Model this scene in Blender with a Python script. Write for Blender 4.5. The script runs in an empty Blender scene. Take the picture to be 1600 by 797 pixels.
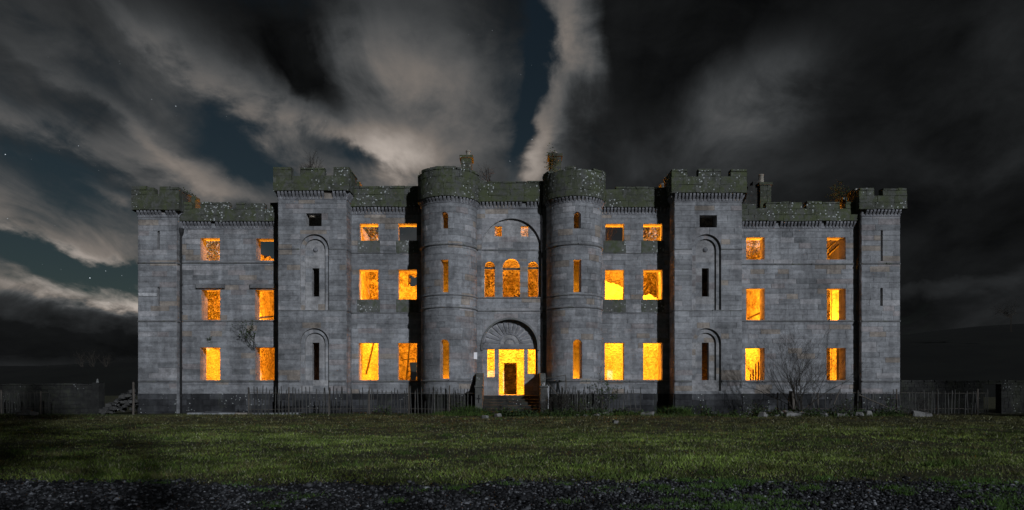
import bpy, math, random
import numpy as np
from mathutils import Vector

random.seed(7)
RNG = np.random.default_rng(7)
SC = bpy.context.scene
COL = SC.collection
R = math.radians

# ------------------------------------------------------------------ camera
F, CAMY, HZ, AX, CAMZ = 1056.0, -44.0, 605.0, 797.0, 1.65
cam = bpy.data.cameras.new('camera')
cam.sensor_width = 36.0
cam.lens = F / 1600.0 * 36.0
cam.shift_y = (HZ - 398.5) / 1600.0
cam.shift_x = 3.0 / 1600.0
cam.clip_end = 3000
camo = bpy.data.objects.new('camera', cam)
camo.location = (0, CAMY, CAMZ)
camo.rotation_euler = (R(90), 0, 0)
COL.objects.link(camo)
SC.camera = camo

# ------------------------------------------------------------------ exposure
SC.view_settings.view_transform = 'Standard'
SC.view_settings.look = 'None'
SC.view_settings.exposure = 0.0
SC.view_settings.gamma = 1.0
SC.view_settings.use_curve_mapping = False
SC.render.engine = 'CYCLES'
SC.cycles.use_denoising = True
SC.cycles.sample_clamp_indirect = 4.0
SC.cycles.max_bounces = 6
SC.cycles.diffuse_bounces = 3

# ------------------------------------------------------------------ moonlight (the one sun lamp)
SUN_AZ, SUN_EL = 30.0, 20.0          # degrees to the right of straight behind the camera, degrees up
sl = bpy.data.lights.new('moonlight', 'SUN')
sl.energy = 2.35
sl.angle = R(1.6)
sl.color = (0.84, 0.895, 1.0)
so = bpy.data.objects.new('moonlight', sl)
sd = Vector((-math.sin(R(SUN_AZ)) * math.cos(R(SUN_EL)), math.cos(R(SUN_AZ)) * math.cos(R(SUN_EL)), -math.sin(R(SUN_EL))))
so.rotation_euler = sd.to_track_quat('-Z', 'Y').to_euler()
so.location = (20, -60, 20)
COL.objects.link(so)


# ------------------------------------------------------------------ node helper
class NT:
    def __init__(s, tree):
        s.t = tree
        s.t.nodes.clear()

    def node(s, kind, **kw):
        n = s.t.nodes.new('ShaderNode' + kind)
        for k, v in kw.items():
            setattr(n, k, v)
        return n

    def put(s, sock, v):
        if isinstance(v, bpy.types.NodeSocket):
            s.t.links.new(v, sock)
        elif v is not None:
            sock.default_value = v

    def m(s, op, a, b=None, c=None, clamp=False):
        n = s.node('Math', operation=op, use_clamp=clamp)
        s.put(n.inputs[0], a)
        s.put(n.inputs[1], b)
        s.put(n.inputs[2], c)
        return n.outputs[0]

    def mix(s, f, a, b, blend='MIX'):
        n = s.node('Mix', data_type='RGBA', blend_type=blend)
        s.put(n.inputs[0], f)
        for i, v in ((6, a), (7, b)):
            if isinstance(v, tuple) and len(v) == 3:
                v = v + (1,)
            s.put(n.inputs[i], v)
        return n.outputs[2]

    def noise(s, vec, scale, detail=4, rough=0.55, dist=0.0):
        n = s.node('TexNoise')
        s.put(n.inputs['Vector'], vec)
        n.inputs['Scale'].default_value = scale
        n.inputs['Detail'].default_value = detail
        n.inputs['Roughness'].default_value = rough
        n.inputs['Distortion'].default_value = dist
        return n

    def ramp(s, v, a, b, lo=0.0, hi=1.0, smooth=True):
        n = s.node('MapRange', interpolation_type='SMOOTHSTEP' if smooth else 'LINEAR')
        n.clamp = True
        for i, q in enumerate((v, a, b, lo, hi)):
            s.put(n.inputs[i], q)
        return n.outputs[0]

    def scaled(s, vec, x, y, z):
        n = s.node('VectorMath', operation='MULTIPLY')
        s.put(n.inputs[0], vec)
        n.inputs[1].default_value = (x, y, z)
        return n.outputs[0]


# ------------------------------------------------------------------ the night sky
def make_world():
    w = bpy.data.worlds.new('World')
    SC.world = w
    w.use_nodes = True
    w.cycles.sampling_method = 'MANUAL'
    w.cycles.sample_map_resolution = 256
    n = NT(w.node_tree)
    tc = n.node('TexCoord')
    d = tc.outputs['Generated']
    sp = n.node('SeparateXYZ')
    n.put(sp.inputs[0], d)
    dx, dy, dz = sp.outputs
    az0 = n.m('ARCTAN2', dx, dy)
    el0 = n.m('ARCSINE', dz)
    # a flat cloud deck seen in perspective; the wind draws it out away from the viewer
    den = n.m('ADD', n.m('MAXIMUM', dz, 0.0), 0.34)
    cu, cv = n.m('DIVIDE', dx, den), n.m('DIVIDE', dy, den)
    cb = n.node('CombineXYZ')
    n.put(cb.inputs[0], cu)
    n.put(cb.inputs[1], n.m('MULTIPLY', cv, 0.58))
    n.put(cb.inputs[2], 0.37)
    deck = cb.outputs[0]
    wisp = n.noise(deck, 3.4, 7, 0.58, 0.6)
    wn = wisp.outputs['Fac']
    wc = n.node('SeparateXYZ')
    n.put(wc.inputs[0], wisp.outputs['Color'])
    puff = n.noise(n.scaled(d, 1.0, 1.0, 1.5), 8.5, 7, 0.58, 0.35)
    pn = puff.outputs['Fac']
    pc = n.node('SeparateXYZ')
    n.put(pc.inputs[0], puff.outputs['Color'])
    cf = n.node('CombineXYZ')
    n.put(cf.inputs[0], n.m('MULTIPLY', cu, 2.2))
    n.put(cf.inputs[1], n.m('MULTIPLY', cv, 0.85))
    fine = n.noise(cf.outputs[0], 5.0, 6, 0.6, 0.7).outputs['Fac']
    warp = lambda a, b_, k: n.m('MULTIPLY', n.m('SUBTRACT', n.m('MULTIPLY_ADD', a, 0.6, n.m('MULTIPLY', b_, 0.4)), 0.5), k)
    az = n.m('ADD', az0, warp(wc.outputs[0], pc.outputs[1], 0.24))
    el = n.m('ADD', el0, warp(pn, wc.outputs[1], 0.15))

    def lobe(px, py, sx, sy, rot=0.0):
        a0 = math.atan((px - AX) / F)
        e0 = math.atan((HZ - py) / F * math.cos(a0))
        c, s_ = math.cos(R(rot)), math.sin(R(rot))
        a, e = n.m('SUBTRACT', az, a0), n.m('SUBTRACT', el, e0)
        # rot > 0 leans the long axis down to the right
        p = n.m('SUBTRACT', n.m('MULTIPLY', a, c * F / sx), n.m('MULTIPLY', e, s_ * F / sx))
        q = n.m('ADD', n.m('MULTIPLY', a, s_ * F / sy), n.m('MULTIPLY', e, c * F / sy))
        r2 = n.m('ADD', n.m('MULTIPLY', p, p), n.m('MULTIPLY', q, q))
        return n.m('EXPONENT', n.m('MULTIPLY', r2, -1.0))

    def total(base, items):
        acc = base
        for wgt, args in items:
            acc = n.m('MULTIPLY_ADD', lobe(*args), wgt, acc)
        return acc

    # how much cloud there is: clear gaps are where it runs out
    cover = total(n.m('ADD', n.m('MULTIPLY', wn, 0.8), n.m('MULTIPLY_ADD', pn, 0.6, n.m('MULTIPLY', n.m('SUBTRACT', fine, 0.5), 0.6))), [
        (-0.60, (372, 222, 85, 42, 24)), (-0.50, (838, 80, 24, 120, 0)), (-0.46, (824, 225, 19, 100, 4)), (-0.24, (810, 160, 50, 80, 0)),
        (-0.66, (150, 424, 170, 30, 10)), (-0.45, (560, 236, 40, 20, 10)), (-0.30, (90, 275, 110, 40, 22)),
        (-0.35, (25, 335, 80, 22, 16)), (0.5, (1250, 250, 420, 330, 0)), (0.6, (60, 525, 330, 46, 6)),
        (0.35, (640, 130, 110, 130, 0)), (0.3, (470, 110, 130, 60, 20)), (0.35, (330, 285, 140, 26, 14)), (0.3, (120, 365, 170, 16, 20)), (0.25, (300, 60, 300, 50, 10)), (0.10, (200, 220, 260, 150, 10))])
    dens = n.ramp(cover, 0.34, 0.92)
    # moonlight coming through and round the clouds
    lum = total(0.031, [
        (0.20, (600, 226, 62, 22, 8)), (0.17, (632, 266, 58, 36, 15)), (0.10, (660, 150, 120, 110, 0)),
        (0.13, (505, 198, 100, 13, 22)), (0.07, (400, 160, 120, 26, 32)), (0.13, (882, 50, 34, 130, 0)), (0.24, (852, 262, 26, 60, 6)),
        (0.12, (320, 284, 130, 22, 14)), (0.20, (450, 270, 70, 16, 2)), (0.10, (120, 345, 190, 30, 16)), (0.22, (130, 384, 150, 12, 20)), (0.05, (70, 205, 150, 14, 24)), (0.06, (250, 225, 120, 12, 26)), (0.10, (210, 330, 140, 9, 18)), (0.05, (310, 110, 130, 14, 30)),
        (0.55, (165, 462, 95, 11, 7)), (0.065, (1165, 140, 85, 45, -18)), (0.012, (1440, 455, 180, 14, -6)), (-0.012, (1450, 520, 300, 60, 0)), (0.02, (1100, 250, 120, 60, 0)),
        (0.024, (200, 130, 240, 80, 18)), (0.05, (600, 90, 70, 60, 0)), (-0.045, (490, 120, 90, 60, 10)), (-0.022, (1320, 230, 360, 260, 0)), (-0.012, (1000, 180, 90, 200, 0)),
        (-0.022, (500, 0, 500, 70, 0)), (-0.012, (1200, 0, 500, 120, 0)), (-0.034, (60, 528, 320, 40, 6)), (-0.016, (30, 60, 220, 100, 0)), (-0.02, (1450, 400, 250, 60, -14))])
    tex = n.m('MULTIPLY_ADD', n.ramp(wn, 0.32, 0.68, 0.0, 1.0, False), 0.62, n.m('MULTIPLY', n.ramp(pn, 0.32, 0.68, 0.0, 1.0, False), 1.0))
    mod = n.m('ADD', tex, n.m('MULTIPLY_ADD', n.m('SUBTRACT', fine, 0.5), 0.55, 0.22))
    lum = n.m('MULTIPLY', n.m('MAXIMUM', lum, 0.0065), n.m('MULTIPLY', n.m('MAXIMUM', mod, 0.2), 0.95))
    warm = n.ramp(lum, 0.02, 0.20)
    ccol = n.mix(warm, (0.92, 0.99, 1.04), (1.04, 0.91, 0.81))
    sc = n.node('VectorMath', operation='SCALE')
    n.put(sc.inputs[0], ccol)
    n.put(sc.inputs['Scale'], lum)
    cloud = sc.outputs[0]
    # clear night air between the clouds
    sky = n.node('TexSky', sky_type='NISHITA')
    sky.sun_disc = False
    sky.sun_elevation = R(SUN_EL)
    sky.sun_rotation = R(180.0 - SUN_AZ)
    sky.air_density = 1.0
    sky.dust_density = 0.6
    cs = n.node('VectorMath', operation='MULTIPLY')
    n.put(cs.inputs[0], sky.outputs[0])
    cs.inputs[1].default_value = (0.0060, 0.0066, 0.0060)
    # stars
    vo = n.node('TexVoronoi', feature='F1')
    n.put(vo.inputs['Vector'], d)
    vo.inputs['Scale'].default_value = 130.0
    sv = n.node('SeparateXYZ')
    n.put(sv.inputs[0], vo.outputs['Color'])
    big = n.ramp(sv.outputs[0], 0.60, 1.0, 0.0, 1.0, False)
    rad = n.m('MULTIPLY_ADD', n.m('POWER', big, 3.0), 0.035, 0.04)
    st = n.m('MULTIPLY', n.m('LESS_THAN', vo.outputs['Distance'], rad), n.m('GREATER_THAN', sv.outputs[0], 0.5))
    st = n.m('MULTIPLY', st, n.m('MULTIPLY_ADD', n.m('POWER', big, 4.0), 0.8, 0.10))
    cl2 = n.node('VectorMath', operation='ADD')
    n.put(cl2.inputs[0], cs.outputs[0])
    cbs = n.node('CombineXYZ')
    for i, k in enumerate((0.9, 1.0, 1.1)):
        n.put(cbs.inputs[i], n.m('MULTIPLY', st, k))
    n.put(cl2.inputs[1], cbs.outputs[0])
    allc = n.mix(dens, cl2.outputs[0], cloud)
    bg = n.node('Background')
    n.put(bg.inputs['Color'], allc)
    bg.inputs['Strength'].default_value = 1.0
    out = n.node('OutputWorld')
    n.t.links.new(bg.outputs[0], out.inputs[0])


make_world()

# ------------------------------------------------------------------ materials
def new_mat(name):
    m = bpy.data.materials.new(name)
    m.use_nodes = True
    n = NT(m.node_tree)
    out = n.node('OutputMaterial')
    b = n.node('BsdfPrincipled')
    b.inputs['Roughness'].default_value = 0.95
    b.inputs['Specular IOR Level'].default_value = 0.2
    n.t.links.new(b.outputs[0], out.inputs[0])
    return m, n, b


def pos(n):
    return n.node('NewGeometry').outputs['Position']


def bump(n, b, h, strength=0.5, dist=0.02):
    k = n.node('Bump')
    k.inputs['Strength'].default_value = strength
    k.inputs['Distance'].default_value = dist
    n.put(k.inputs['Height'], h)
    n.t.links.new(k.outputs[0], b.inputs['Normal'])


def stone_mat(name, base=None, moss=0.0, lichen=0.0, streak=0.5, mosscol=(0.062, 0.074, 0.032), rough_bump=0.6):
    m, n, b = new_mat(name)
    p = pos(n)
    if base is None:
        at = n.node('Attribute', attribute_name='tint')
        col = at.outputs['Color']
    else:
        col = base + (1,)
    big = n.noise(p, 0.55, 5, 0.6).outputs['Fac']
    mid = n.noise(p, 4.0, 5, 0.65).outputs['Fac']
    fin = n.noise(p, 38.0, 4, 0.6).outputs['Fac']
    run = n.noise(n.scaled(p, 1.2, 1.2, 0.14), 1.0, 5, 0.65).outputs['Fac']
    f = n.m('MULTIPLY', n.ramp(big, 0.3, 0.7, 0.76, 1.22, False), n.ramp(mid, 0.3, 0.72, 0.66, 1.26, False))
    f = n.m('MULTIPLY', f, n.ramp(fin, 0.3, 0.7, 0.78, 1.2, False))
    bed = n.noise(n.scaled(p, 0.5, 0.5, 3.2), 1.0, 4, 0.6).outputs['Fac']
    f = n.m('MULTIPLY', f, n.ramp(bed, 0.32, 0.68, 0.80, 1.2, False))
    f = n.m('MULTIPLY', f, n.ramp(run, 0.40, 0.62, 1.0 - streak * 0.6, 1.05))
    gr = n.node('CombineXYZ')
    for i in range(3):
        n.put(gr.inputs[i], f)
    c = n.mix(1.0, col, gr.outputs[0], 'MULTIPLY')
    if moss > 0:
        mf = n.m('MULTIPLY', n.ramp(n.m('ADD', n.m('MULTIPLY', mid, 0.5), n.m('MULTIPLY', run, 0.5)), 0.62 - moss * 0.32, 0.78 - moss * 0.30), min(1.0, 0.55 + moss * 0.5))
        tone = n.ramp(n.noise(p, 1.1, 4, 0.6).outputs['Fac'], 0.35, 0.65)
        mc = n.mix(tone, mosscol, (0.042, 0.046, 0.032))
        c = n.mix(mf, c, mc)
    if lichen > 0:
        v = n.node('TexVoronoi', feature='F1')
        n.put(v.inputs['Vector'], p)
        v.inputs['Scale'].default_value = 5.2
        area = n.ramp(n.noise(p, 0.55, 4, 0.6).outputs['Fac'], 0.53 - lichen * 0.1, 0.60)
        ds = n.m('ADD', v.outputs['Distance'], n.m('MULTIPLY', n.m('SUBTRACT', fin, 0.5), 0.35))
        sp = n.m('LESS_THAN', ds, n.m('MULTIPLY', area, 0.27 * min(1.0, lichen + 0.2)))
        c = n.mix(n.m('MULTIPLY', sp, 0.85), c, (0.40, 0.42, 0.40))
    n.put(b.inputs['Base Color'], c)
    bump(n, b, n.m('ADD', n.m('MULTIPLY', mid, 0.8), n.m('MULTIPLY', fin, 0.5)), rough_bump, 0.03)
    return m


def flat_mat(name, col, var=0.35, scale=6.0, rough=0.9, metal=0.0, tint=False, stretch=(1, 1, 1), bmp=0.3, trans=0.0):
    m, n, b = new_mat(name)
    p = n.scaled(pos(n), *stretch)
    f = n.noise(p, scale, 5, 0.62).outputs['Fac']
    g = n.ramp(f, 0.28, 0.72, 1 - var, 1 + var, False)
    cb = n.node('CombineXYZ')
    for i in range(3):
        n.put(cb.inputs[i], g)
    src = n.node('Attribute', attribute_name='tint').outputs['Color'] if tint else col + (1,)
    c = n.mix(1.0, src, cb.outputs[0], 'MULTIPLY')
    n.put(b.inputs['Base Color'], c)
    b.inputs['Roughness'].default_value = rough
    b.inputs['Metallic'].default_value = metal
    if bmp:
        bump(n, b, f, bmp, 0.02)
    if trans:
        tr = n.node('BsdfTranslucent')
        n.put(tr.inputs['Color'], c)
        mx = n.node('MixShader')
        mx.inputs[0].default_value = trans
        n.t.links.new(b.outputs[0], mx.inputs[1])
        n.t.links.new(tr.outputs[0], mx.inputs[2])
        out = [k for k in n.t.nodes if k.type == 'OUTPUT_MATERIAL'][0]
        n.t.links.new(mx.outputs[0], out.inputs[0])
    return m


M = {}
M['ashlar'] = stone_mat('ashlar_stone', None, 0.20, 0.0, 0.40)
M['mortar'] = stone_mat('mortar', (0.30, 0.295, 0.29), 0.1, 0.0, 0.3)
M['trim'] = stone_mat('dressed_trim_stone', (0.20, 0.20, 0.20), 0.45, 0.0, 0.6)
M['moss'] = stone_mat('mossy_parapet_stone', None, 0.76, 1.0, 0.7)
M['mossy_sill'] = stone_mat('mossy_apron_stone', None, 0.62, 0.8, 0.5, (0.055, 0.07, 0.03))
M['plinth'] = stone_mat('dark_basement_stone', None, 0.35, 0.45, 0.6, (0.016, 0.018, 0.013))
M['corbel'] = stone_mat('corbel_stone', (0.22, 0.22, 0.228), 0.25, 0.0, 0.5)
M['rubble'] = stone_mat('rubble_wall_stone', None, 0.55, 0.35, 0.6, (0.022, 0.025, 0.014))


def inner_mat(name, pale, brown, cut):
    m, n, b = new_mat(name)
    p = pos(n)
    warp = n.noise(p, 2.0, 4, 0.6)
    w2 = n.node('VectorMath', operation='MULTIPLY_ADD')
    n.put(w2.inputs[0], warp.outputs['Color'])
    w2.inputs[1].default_value = (0.35, 0.35, 0.35)
    n.put(w2.inputs[2], n.scaled(p, 1.0, 1.0, 1.7))
    v = n.node('TexVoronoi', feature='F1')
    n.put(v.inputs['Vector'], w2.outputs[0])
    v.inputs['Scale'].default_value = 3.2
    e = n.node('TexVoronoi', feature='DISTANCE_TO_EDGE')
    n.put(e.inputs['Vector'], w2.outputs[0])
    e.inputs['Scale'].default_value = 3.2
    sv = n.node('SeparateXYZ')
    n.put(sv.inputs[0], v.outputs['Color'])
    stone = n.m('MULTIPLY', n.m('MULTIPLY_ADD', sv.outputs[0], 0.6, 0.7), n.ramp(e.outputs['Distance'], 0.0, 0.08, 0.5, 1.0))
    g = n.node('CombineXYZ')
    for i in range(3):
        n.put(g.inputs[i], stone)
    rub = n.mix(1.0, brown, g.outputs[0], 'MULTIPLY')
    lay = n.noise(p, 0.75, 6, 0.65).outputs['Fac']
    spots = n.noise(p, 6.0, 5, 0.7).outputs['Fac']
    dirt = n.ramp(n.m('MULTIPLY_ADD', spots, 0.45, n.m('MULTIPLY', n.noise(p, 1.6, 5, 0.65).outputs['Fac'], 0.55)), 0.38, 0.56, 0.55, 1.1)
    gd = n.node('CombineXYZ')
    for i in range(3):
        n.put(gd.inputs[i], dirt)
    c = n.mix(n.ramp(lay, cut - 0.02, cut + 0.02), rub, pale)
    c = n.mix(1.0, c, gd.outputs[0], 'MULTIPLY')
    n.put(b.inputs['Base Color'], c)
    bump(n, b, n.m('ADD', n.m('MULTIPLY', e.outputs['Distance'], 2.0), spots), 0.9, 0.06)
    return m


M['inner'] = inner_mat('inner_rubble_wall', (0.60, 0.56, 0.48), (0.50, 0.43, 0.33), 0.50)
M['plaster'] = inner_mat('pale_plaster', (0.62, 0.58, 0.50), (0.46, 0.40, 0.30), 0.36)
M['pale'] = stone_mat('pale_broken_stone', None, 0.25, 0.2, 0.3, (0.05, 0.06, 0.03))
M['timber'] = flat_mat('weathered_timber', (0.09, 0.078, 0.065), 0.5, 5.0, 0.9, 0, False, (3, 3, 0.35))
M['slat'] = flat_mat('grey_fence_timber', (0.15, 0.145, 0.13), 0.5, 5.0, 0.9, 0, True, (3, 3, 0.4))
M['iron'] = flat_mat('dark_iron', (0.03, 0.03, 0.03), 0.4, 8.0, 0.75, 0.2)
M['twig'] = flat_mat('bare_twig_bark', (0.03, 0.026, 0.021), 0.4, 8.0)
M['leaf'] = flat_mat('green_leaf', (0.05, 0.08, 0.02), 0.4, 5.0, 0.7, 0, True, (1, 1, 1), 0, 0.25)
M['grass'] = flat_mat('grass_blade', (0.06, 0.08, 0.02), 0.35, 0.7, 0.85, 0, True, (1, 1, 1), 0, 0.2)
M['pebble'] = flat_mat('dark_gravel_stone', (0.06, 0.06, 0.065), 0.4, 20.0, 0.75, 0, True)
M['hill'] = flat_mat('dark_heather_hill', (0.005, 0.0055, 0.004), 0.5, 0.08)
M['paper'] = flat_mat('white_notice_paper', (0.75, 0.75, 0.75), 0.05, 3.0)
M['ink'] = flat_mat('dark_print', (0.08, 0.08, 0.10), 0.1, 3.0)


# ------------------------------------------------------------------ mesh helpers
class MB:
    def __init__(s):
        s.v, s.f, s.t = [], [], []

    def add(s, verts, faces, tint=(1, 1, 1)):
        o = len(s.v)
        s.v.extend(verts)
        for f in faces:
            s.f.append(tuple(i + o for i in f))
            s.t.append(tint)

    def build(s, name, mat, parent=None, smooth=False, kind=None):
        me = bpy.data.meshes.new(name)
        me.from_pydata([tuple(map(float, v)) for v in s.v], [], s.f)
        a = me.attributes.new('tint', 'FLOAT_COLOR', 'FACE')
        if s.f:
            arr = np.ones((len(s.f), 4), dtype=np.float32)
            arr[:, :3] = np.array(s.t, dtype=np.float32)
            a.data.foreach_set('color', arr.ravel())
        me.materials.append(mat)
        if smooth:
            me.polygons.foreach_set('use_smooth', [True] * len(s.f))
        me.update()
        return link(name, me, parent, kind)


def link(name, data, parent=None, kind=None):
    o = bpy.data.objects.new(name, data)
    COL.objects.link(o)
    if parent is not None:
        o.parent = parent
    if kind:
        o['kind'] = kind
    return o


def empty(name, loc=(0, 0, 0), parent=None):
    o = bpy.data.objects.new(name, None)
    o.location = loc
    o.empty_display_size = 0.3
    COL.objects.link(o)
    if parent is not None:
        o.parent = parent
    return o


def tag(o, label, cat, group=None):
    o['label'] = label
    o['category'] = cat
    o['kind'] = 'thing'
    if group:
        o['group'] = group
    return o


def fast_mesh(name, verts, tris, tint, mat, kind=None, parent=None):
    me = bpy.data.meshes.new(name)
    nv, nf = len(verts), len(tris)
    me.vertices.add(nv)
    me.vertices.foreach_set('co', verts.astype(np.float32).ravel())
    me.loops.add(nf * 3)
    me.loops.foreach_set('vertex_index', tris.astype(np.int32).ravel())
    me.polygons.add(nf)
    me.polygons.foreach_set('loop_start', np.arange(0, nf * 3, 3, dtype=np.int32))
    a = me.attributes.new('tint', 'FLOAT_COLOR', 'FACE')
    arr = np.ones((nf, 4), dtype=np.float32)
    arr[:, :3] = tint
    a.data.foreach_set('color', arr.ravel())
    me.materials.append(mat)
    me.update(calc_edges=True)
    me.validate()
    return link(name, me, parent, kind)


def S(Y):
    return F / (Y - CAMY)


def X(px, Y=0.0):
    return (px - AX) / S(Y)


def Z(py, Y=0.0):
    return CAMZ + (HZ - py) / S(Y)


def flat(ox, oy, ux, uy):
    nx, ny = uy, -ux
    return lambda u, z, d: (ox + ux * u + nx * d, oy + uy * u + ny * d, z)


def front(Y):
    return flat(0, Y, 1, 0)


def rightside(x0):
    return flat(x0, 0, 0, 1)       # u = world y


def leftside(x0):
    return flat(x0, 0, 0, -1)      # u = -world y


def cyl(cx, cy, rad):
    def f(u, z, d):
        a = u / rad
        return (cx + (rad + d) * math.sin(a), cy - (rad + d) * math.cos(a), z)
    return f


def uniq(vals, eps=1e-4):
    out = []
    for v in sorted(vals):
        if not out or v - out[-1] > eps:
            out.append(v)
    return out


def refine(us, step):
    if not step:
        return us
    out = [us[0]]
    for a, b in zip(us, us[1:]):
        k = max(1, int(math.ceil((b - a) / step - 1e-6)))
        out += [a + (b - a) * i / k for i in range(1, k + 1)]
    return out


def core(mb, mp, u0, u1, z0, z1, df, db, ops=(), ustep=None, tint=(1, 1, 1)):
    """A wall slab from depth df (outer) to db (inner) with its openings cut out; arched heads are filled back to the arc."""
    us = uniq([u0, u1] + [k for o in ops for k in o[:2] if u0 < k < u1])
    zs = uniq([z0, z1] + [k for o in ops for k in o[2:4] if z0 < k < z1])
    us = refine(us, ustep)
    nu, nz = len(us) - 1, len(zs) - 1

    def solid(i, j):
        if i < 0 or j < 0 or i >= nu or j >= nz:
            return False
        uc, zc = (us[i] + us[i + 1]) / 2, (zs[j] + zs[j + 1]) / 2
        return not any(o[0] < uc < o[1] and o[2] < zc < o[3] for o in ops)

    def q(a, b, c, d):
        mb.add([mp(*a), mp(*b), mp(*c), mp(*d)], [(0, 1, 2, 3)], tint)

    for i in range(nu):
        for j in range(nz):
            if not solid(i, j):
                continue
            a, b, c, d = us[i], us[i + 1], zs[j], zs[j + 1]
            q((a, c, df), (b, c, df), (b, d, df), (a, d, df))
            q((b, c, db), (a, c, db), (a, d, db), (b, d, db))
            if not solid(i - 1, j):
                q((a, c, db), (a, c, df), (a, d, df), (a, d, db))
            if not solid(i + 1, j):
                q((b, c, df), (b, c, db), (b, d, db), (b, d, df))
            if not solid(i, j - 1):
                q((a, c, db), (b, c, db), (b, c, df), (a, c, df))
            if not solid(i, j + 1):
                q((a, d, df), (b, d, df), (b, d, db), (a, d, db))
    for o in ops:
        if len(o) > 4 and o[4]:
            arch_fill(mb, mp, o[0], o[1], o[3] - (o[1] - o[0]) / 2, o[3], df, db, tint)


def arch_fill(mb, mp, u0, u1, zs, zt, df, db, tint=(1, 1, 1), seg=16):
    c, a, h = (u0 + u1) / 2, (u1 - u0) / 2, zt - zs
    pts = [(c - a * math.cos(math.pi * k / seg), zs + h * math.sin(math.pi * k / seg)) for k in range(seg + 1)]
    for (ua, za), (ub, zb) in zip(pts, pts[1:]):
        vs = [mp(ua, za, df), mp(ub, zb, df), mp(ub, zt, df), mp(ua, zt, df), mp(ua, za, db), mp(ub, zb, db), mp(ub, zt, db), mp(ua, zt, db)]
        mb.add(vs, [(0, 1, 2, 3), (5, 4, 7, 6), (0, 4, 5, 1), (3, 2, 6, 7)], tint)


def slab(mb, mp, u0, u1, z0, z1, d0, d1, tint=(1, 1, 1), bev=0.0, ustep=None, back=False):
    """A block standing on a wall: depth d0 (inner) to d1 (face), its face edges chamfered by bev."""
    us = refine([u0, u1], ustep)
    bev = min(bev, (u1 - u0) * 0.3, (z1 - z0) * 0.3)
    n = len(us)
    inn = [min(max(u, u0 + bev), u1 - bev) for u in us]
    rows = [
        [mp(u, z0, d0) for u in us], [mp(u, z0, d1 - bev) for u in us],
        [mp(u, z0 + bev, d1) for u in inn], [mp(u, z1 - bev, d1) for u in inn],
        [mp(u, z1, d1 - bev) for u in us], [mp(u, z1, d0) for u in us]]
    vs = [p for r in rows for p in r]
    fs = []
    for r in range(5):
        for i in range(n - 1):
            fs.append((r * n + i, r * n + i + 1, (r + 1) * n + i + 1, (r + 1) * n + i))
    e = n - 1
    fs.append((5 * n, 4 * n, 3 * n, 2 * n, n, 0))
    fs.append((e, n + e, 2 * n + e, 3 * n + e, 4 * n + e, 5 * n + e))
    if back:
        for i in range(n - 1):
            fs.append((5 * n + i, 5 * n + i + 1, i + 1, i))
    mb.add(vs, fs, tint)


def box(mb, x0, x1, y0, y1, z0, z1, tint=(1, 1, 1), bev=0.0):
    slab(mb, front(y1), x0, x1, z0, z1, 0, y1 - y0, tint, bev, None, True)


def tube(mb, pts, rads, sides=6, tint=(1, 1, 1), cap=True):
    pts = [Vector(p) for p in pts]
    rings = []
    for i, p in enumerate(pts):
        t = (pts[min(i + 1, len(pts) - 1)] - pts[max(i - 1, 0)])
        if t.length < 1e-9:
            t = Vector((0, 0, 1))
        t.normalize()
        a = t.cross(Vector((0.31, 0.17, 0.93))) if abs(t.z) < 0.9 else t.cross(Vector((1, 0.1, 0)))
        a.normalize()
        b = t.cross(a)
        rings.append([p + (a * math.cos(2 * math.pi * k / sides) + b * math.sin(2 * math.pi * k / sides)) * rads[i] for k in range(sides)])
    vs = [tuple(v) for r in rings for v in r]
    fs = []
    for i in range(len(pts) - 1):
        for k in range(sides):
            k2 = (k + 1) % sides
            fs.append((i * sides + k, i * sides + k2, (i + 1) * sides + k2, (i + 1) * sides + k))
    if cap:
        fs.append(tuple(reversed(range(sides))))
        fs.append(tuple((len(pts) - 1) * sides + k for k in range(sides)))
    mb.add(vs, fs, tint)


def stone_tint(kind='wall'):
    r = random.random()
    v = random.uniform(0.85, 1.15)
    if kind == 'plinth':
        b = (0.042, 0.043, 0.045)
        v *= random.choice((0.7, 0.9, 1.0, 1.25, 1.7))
    elif kind == 'moss':
        b = (0.17, 0.172, 0.16)
    elif kind == 'rubble':
        b = (0.042, 0.042, 0.039)
    elif r < 0.07:
        b = (0.27, 0.235, 0.20)
    elif r < 0.16:
        b = (0.20, 0.205, 0.208)
    elif r < 0.24:
        b = (0.30, 0.295, 0.295)
    elif r < 0.30:
        b = (0.265, 0.245, 0.24)
    else:
        b = (0.246, 0.25, 0.254)
    return tuple(c * v for c in b)


BLOCKS = []      # every facing stone of the castle: (size in view, draw function, section)


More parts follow.
